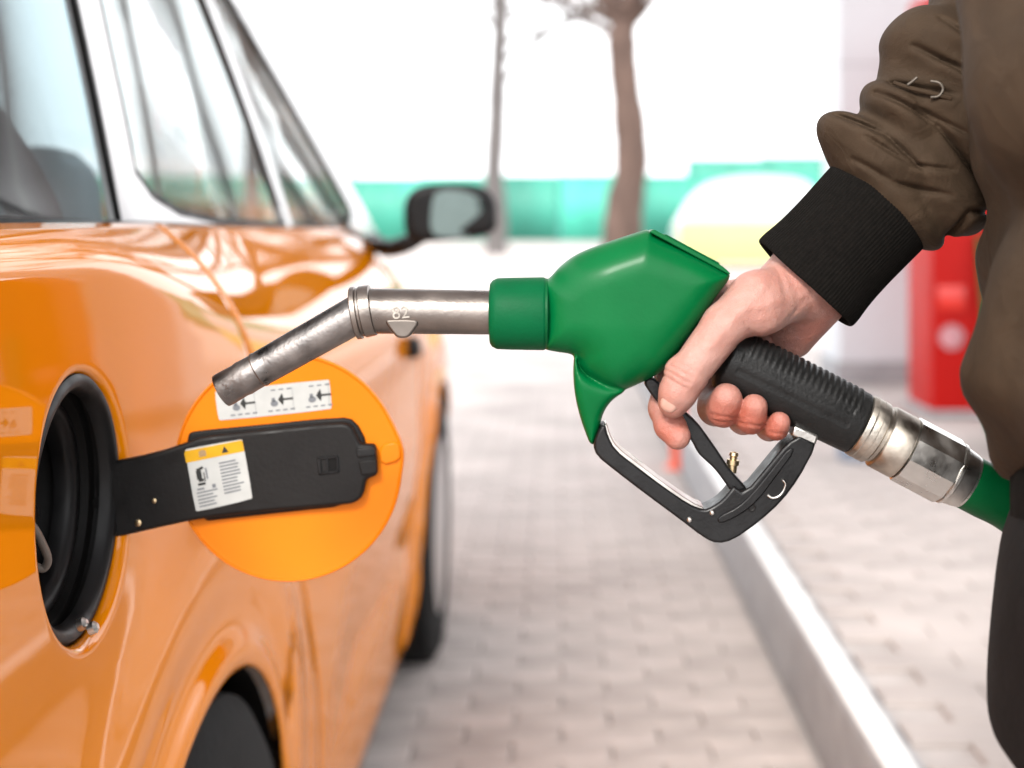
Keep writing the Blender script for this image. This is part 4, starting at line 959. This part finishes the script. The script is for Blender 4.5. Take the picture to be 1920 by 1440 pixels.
# drapery: directional wrinkles across the sleeve
s1 = (G[0]*.76+G[1]*.65); s2 = (G[0]*-.60+G[1]*.80)
msk = sm(1500, 1640, G[0])*(1-sm(1860, 2000, G[0]))
wr_ = 5.0*np.sin(s2/24+1.6*np.sin(s1/70)+.6*np.sin(G[2]/50))*np.clip(np.sin(s1/95+s2/160+.4), 0, 1)+3.0*np.sin(s2/11.5+s1/60+np.sin(s1/33)*.9)*np.clip(np.sin(s1/60+2.1+G[2]/90), 0, 1)
d = d+wr_*msk
sm_ = sm(-40, 10, G[2])
for (a_, b_, r_, dep) in (((1562, 214), (1650, 258), 4.5, 13), ((1650, 258), (1722, 330), 4, 10), ((1636, 176), (1740, 240), 5, 15), ((1740, 240), (1856, 376), 4.5, 13), ((1664, 158), (1772, 186), 5, 13), ((1700, 92), (1852, 186), 4.5, 13), ((1748, 42), (1852, 128), 4.5, 12), ((1772, 452), (1800, 396), 5, 14), ((1800, 396), (1880, 400), 5, 12), ((1606, 258), (1690, 312), 3.5, 8), ((1690, 312), (1772, 322), 3.5, 8), ((1660, 345), (1768, 368), 4, 8), ((1590, 300), (1660, 345), 4, 7), ((1700, 205), (1800, 262), 3.5, 8), ((1800, 262), (1860, 330), 3.5, 7), ((1800, 62), (1870, 82), 4, 8), ((1745, 118), (1830, 158), 3.5, 6)):
    n2 = np.array((-(b_[1]-a_[1]), b_[0]-a_[0]), float); n2 /= np.linalg.norm(n2); up = lambda p, k: np.array(p)+n2*k
    q = line2(G, a_, b_); q2 = line2(G, up(a_, r_*3.2), up(b_, r_*3.2)); q3 = line2(G, up(a_, -r_*2.4), up(b_, -r_*2.4))
    tt = np.clip(((G[0]-a_[0])*(b_[0]-a_[0])+(G[1]-a_[1])*(b_[1]-a_[1]))/((b_[0]-a_[0])**2+(b_[1]-a_[1])**2), -.2, 1.2); dep = dep*np.clip(1.15-np.abs(tt-.45)**2*3.2, 0, 1); r_ = r_*1.15
    d = d+sm_*(dep*np.exp(-(q/r_)**2)-.45*dep*np.exp(-(q2/(r_*2.6))**2)-.2*dep*np.exp(-(q3/(r_*2))**2))
# seam where the rib joins
V, Q = nets(np.broadcast_to(d, sh).astype(np.float32), lo, h_); V, Q = largest(V, Q); V = relax(V, Q, 2, .45); sleeveV, sleeveQ = N(V), Q[:, ::-1]
lo = (.08, .26, .90); hi = (.74, 1.06, 1.60); hb = .007
G, sh = grid(lo, hi, hb)
cxT = .385; cyT = .655
def tor(G):
    z = G[2]
    fx_ = .175+.010*np.cos((z-1.14)/.05)*(z < 1.22)+.012*np.exp(-((z-.995)/.022)**2)-.014*np.exp(-((z-1.084)/.018)**2)
    k = np.sqrt(((G[0]-cxT)/fx_)**2+((G[1]-cyT)/.245)**2); dd_ = (k-1)*.17
    return smax(smax(dd_, z-1.50, .10), .945-z+.02*np.abs((G[1]-cyT)/.25)**2*0, .018)
d = tor(G)
d = smin(d, cap(G, (.41, .46, 1.45), (.41, .86, 1.45), .085, .085), .07)
d = smin(d, cap(G, (.41, .665, 1.47), (.40, .665, 1.53), .09, .085), .03)
d = smax(d, -cap(G, (.39, .665, 1.50), (.37, .665, 1.64), .068, .072), .01)
d = smin(d, chain(G, [SH_L, EL_L, (.30, .50, 1.0), (.235, .512, .955)], [.085, .078, .066, .050], .03), .025)
s2 = G[2]*22+G[1]*9+G[0]*6
an = np.arctan2(G[1]-cyT, cxT-G[0]); d = d+.007*np.sin(an*9+G[2]*14+1.2*np.sin(G[2]*19))*np.clip(1.3-np.abs(G[2]-1.08)*3, 0, 1)+.006*np.sin(an*4-G[2]*34+.7)*np.clip(np.sin(an*3+1), 0, 1)
d = d+.0035*np.sin(s2*1.7+2*np.sin(G[1]*16))*np.clip(np.sin(G[1]*13+G[2]*9), 0, 1)+.003*np.sin(G[2]*60+G[1]*30+G[0]*25)
V, Q = nets(np.broadcast_to(d, sh).astype(np.float32), lo, hb); V = relax(V, Q, 2, .4)
jk = fastobj('jacket', V, Q, 'jacket', per); fixn(jk)
slv = fastobj('sleeve', sleeveV, sleeveQ, 'jacket', jk); fixn(slv)
fixn(obj('cuff', cuffV, cuffF, 'cuff', jk))

# waistband, trousers, shoes, hair
lo = (.12, .36, .90); hi = (.66, .96, .985)
G, sh = grid(lo, hi, .006)
k = np.sqrt(((G[0]-.386)/.163)**2+((G[1]-cyT)/.226)**2); d = smax((k-1)*.16, np.abs(G[2]-.938)-.022, .012)
d = d+.0012*np.sin(np.arctan2(G[1]-cyT, G[0]-.378)*160)
V, Q = nets(np.broadcast_to(d, sh).astype(np.float32), lo, .006); fixn(fastobj('waistband', V, Q, 'cuff', jk))
lo = (.10, .36, .04); hi = (.66, .96, .96)
G, sh = grid(lo, hi, .009)
k = np.sqrt(((G[0]-.382)/.172)**2+((G[1]-cyT)/.20)**2); d = smax((k-1)*.15, np.abs(G[2]-.87)-.075, .04)
for s in (-1, 1): d = smin(d, chain(G, [(.372, .66+s*.10, .88), (.378, .66+s*.108, .50), (.43, .66+s*.112, .09)], [.112, .100, .075], .04), .05)
d = smin(d, ell(G, (.275, .535, .90), (.06, .055, .06)), .03)
d = d+.003*np.sin(G[2]*38+G[1]*30+2*np.sin(G[0]*40))
V, Q = nets(np.broadcast_to(d, sh).astype(np.float32), lo, .009); V = relax(V, Q, 2); fixn(fastobj('trousers', V, Q, 'trousers', per))
for s in (-1, 1):
    lo = (.14, .66+s*.115-.07, 0); hi = (.54, .66+s*.115+.07, .16); G, sh = grid(lo, hi, .007)
    d = smin(cap(G, (.44, .66+s*.115, .06), (.25, .66+s*.12, .045), .05, .042), cap(G, (.44, .66+s*.115, .10), (.44, .66+s*.115, .12), .05, .05), .03); d = smax(d, .012-G[2], .008)
    V, Q = nets(np.broadcast_to(d, sh).astype(np.float32), lo, .007); fixn(fastobj('shoe', relax(V, Q, 1), Q, 'leather', per))
lo = (.24, .55, 1.60); hi = (.50, .78, 1.86); G, sh = grid(lo, hi, .006)
d = smax(ell(G, (.385, .665, 1.728), (.108, .088, .122)), -ell(G, (.29, .665, 1.66), (.085, .10, .105)), .012); d = smax(d, 1.645-G[2], .01)+.0015*np.sin(G[1]*300+G[0]*120)
V, Q = nets(np.broadcast_to(d, sh).astype(np.float32), lo, .006); fixn(fastobj('hair', V, Q, 'hair', per))
# zipped sleeve pocket
tube('pocket_welt', spline([(1664, 160, 52), (1690, 172, 72), (1722, 182, 84), (1760, 192, 88)], 6), np.linspace(4, 5.5, 19), 'jacket', slv, 8, N)
tube('zip_pull', spline([(1724, 160, 82), (1738, 164, 88), (1744, 176, 90), (1736, 188, 90), (1722, 190, 88)], 6), 2.6, 'zip_metal', slv, 8, N)
tube('zip_teeth', [(1684, 166, 74), (1692, 160, 78), (1700, 153, 78)], 2.4, 'zip_metal', slv, 8, N)
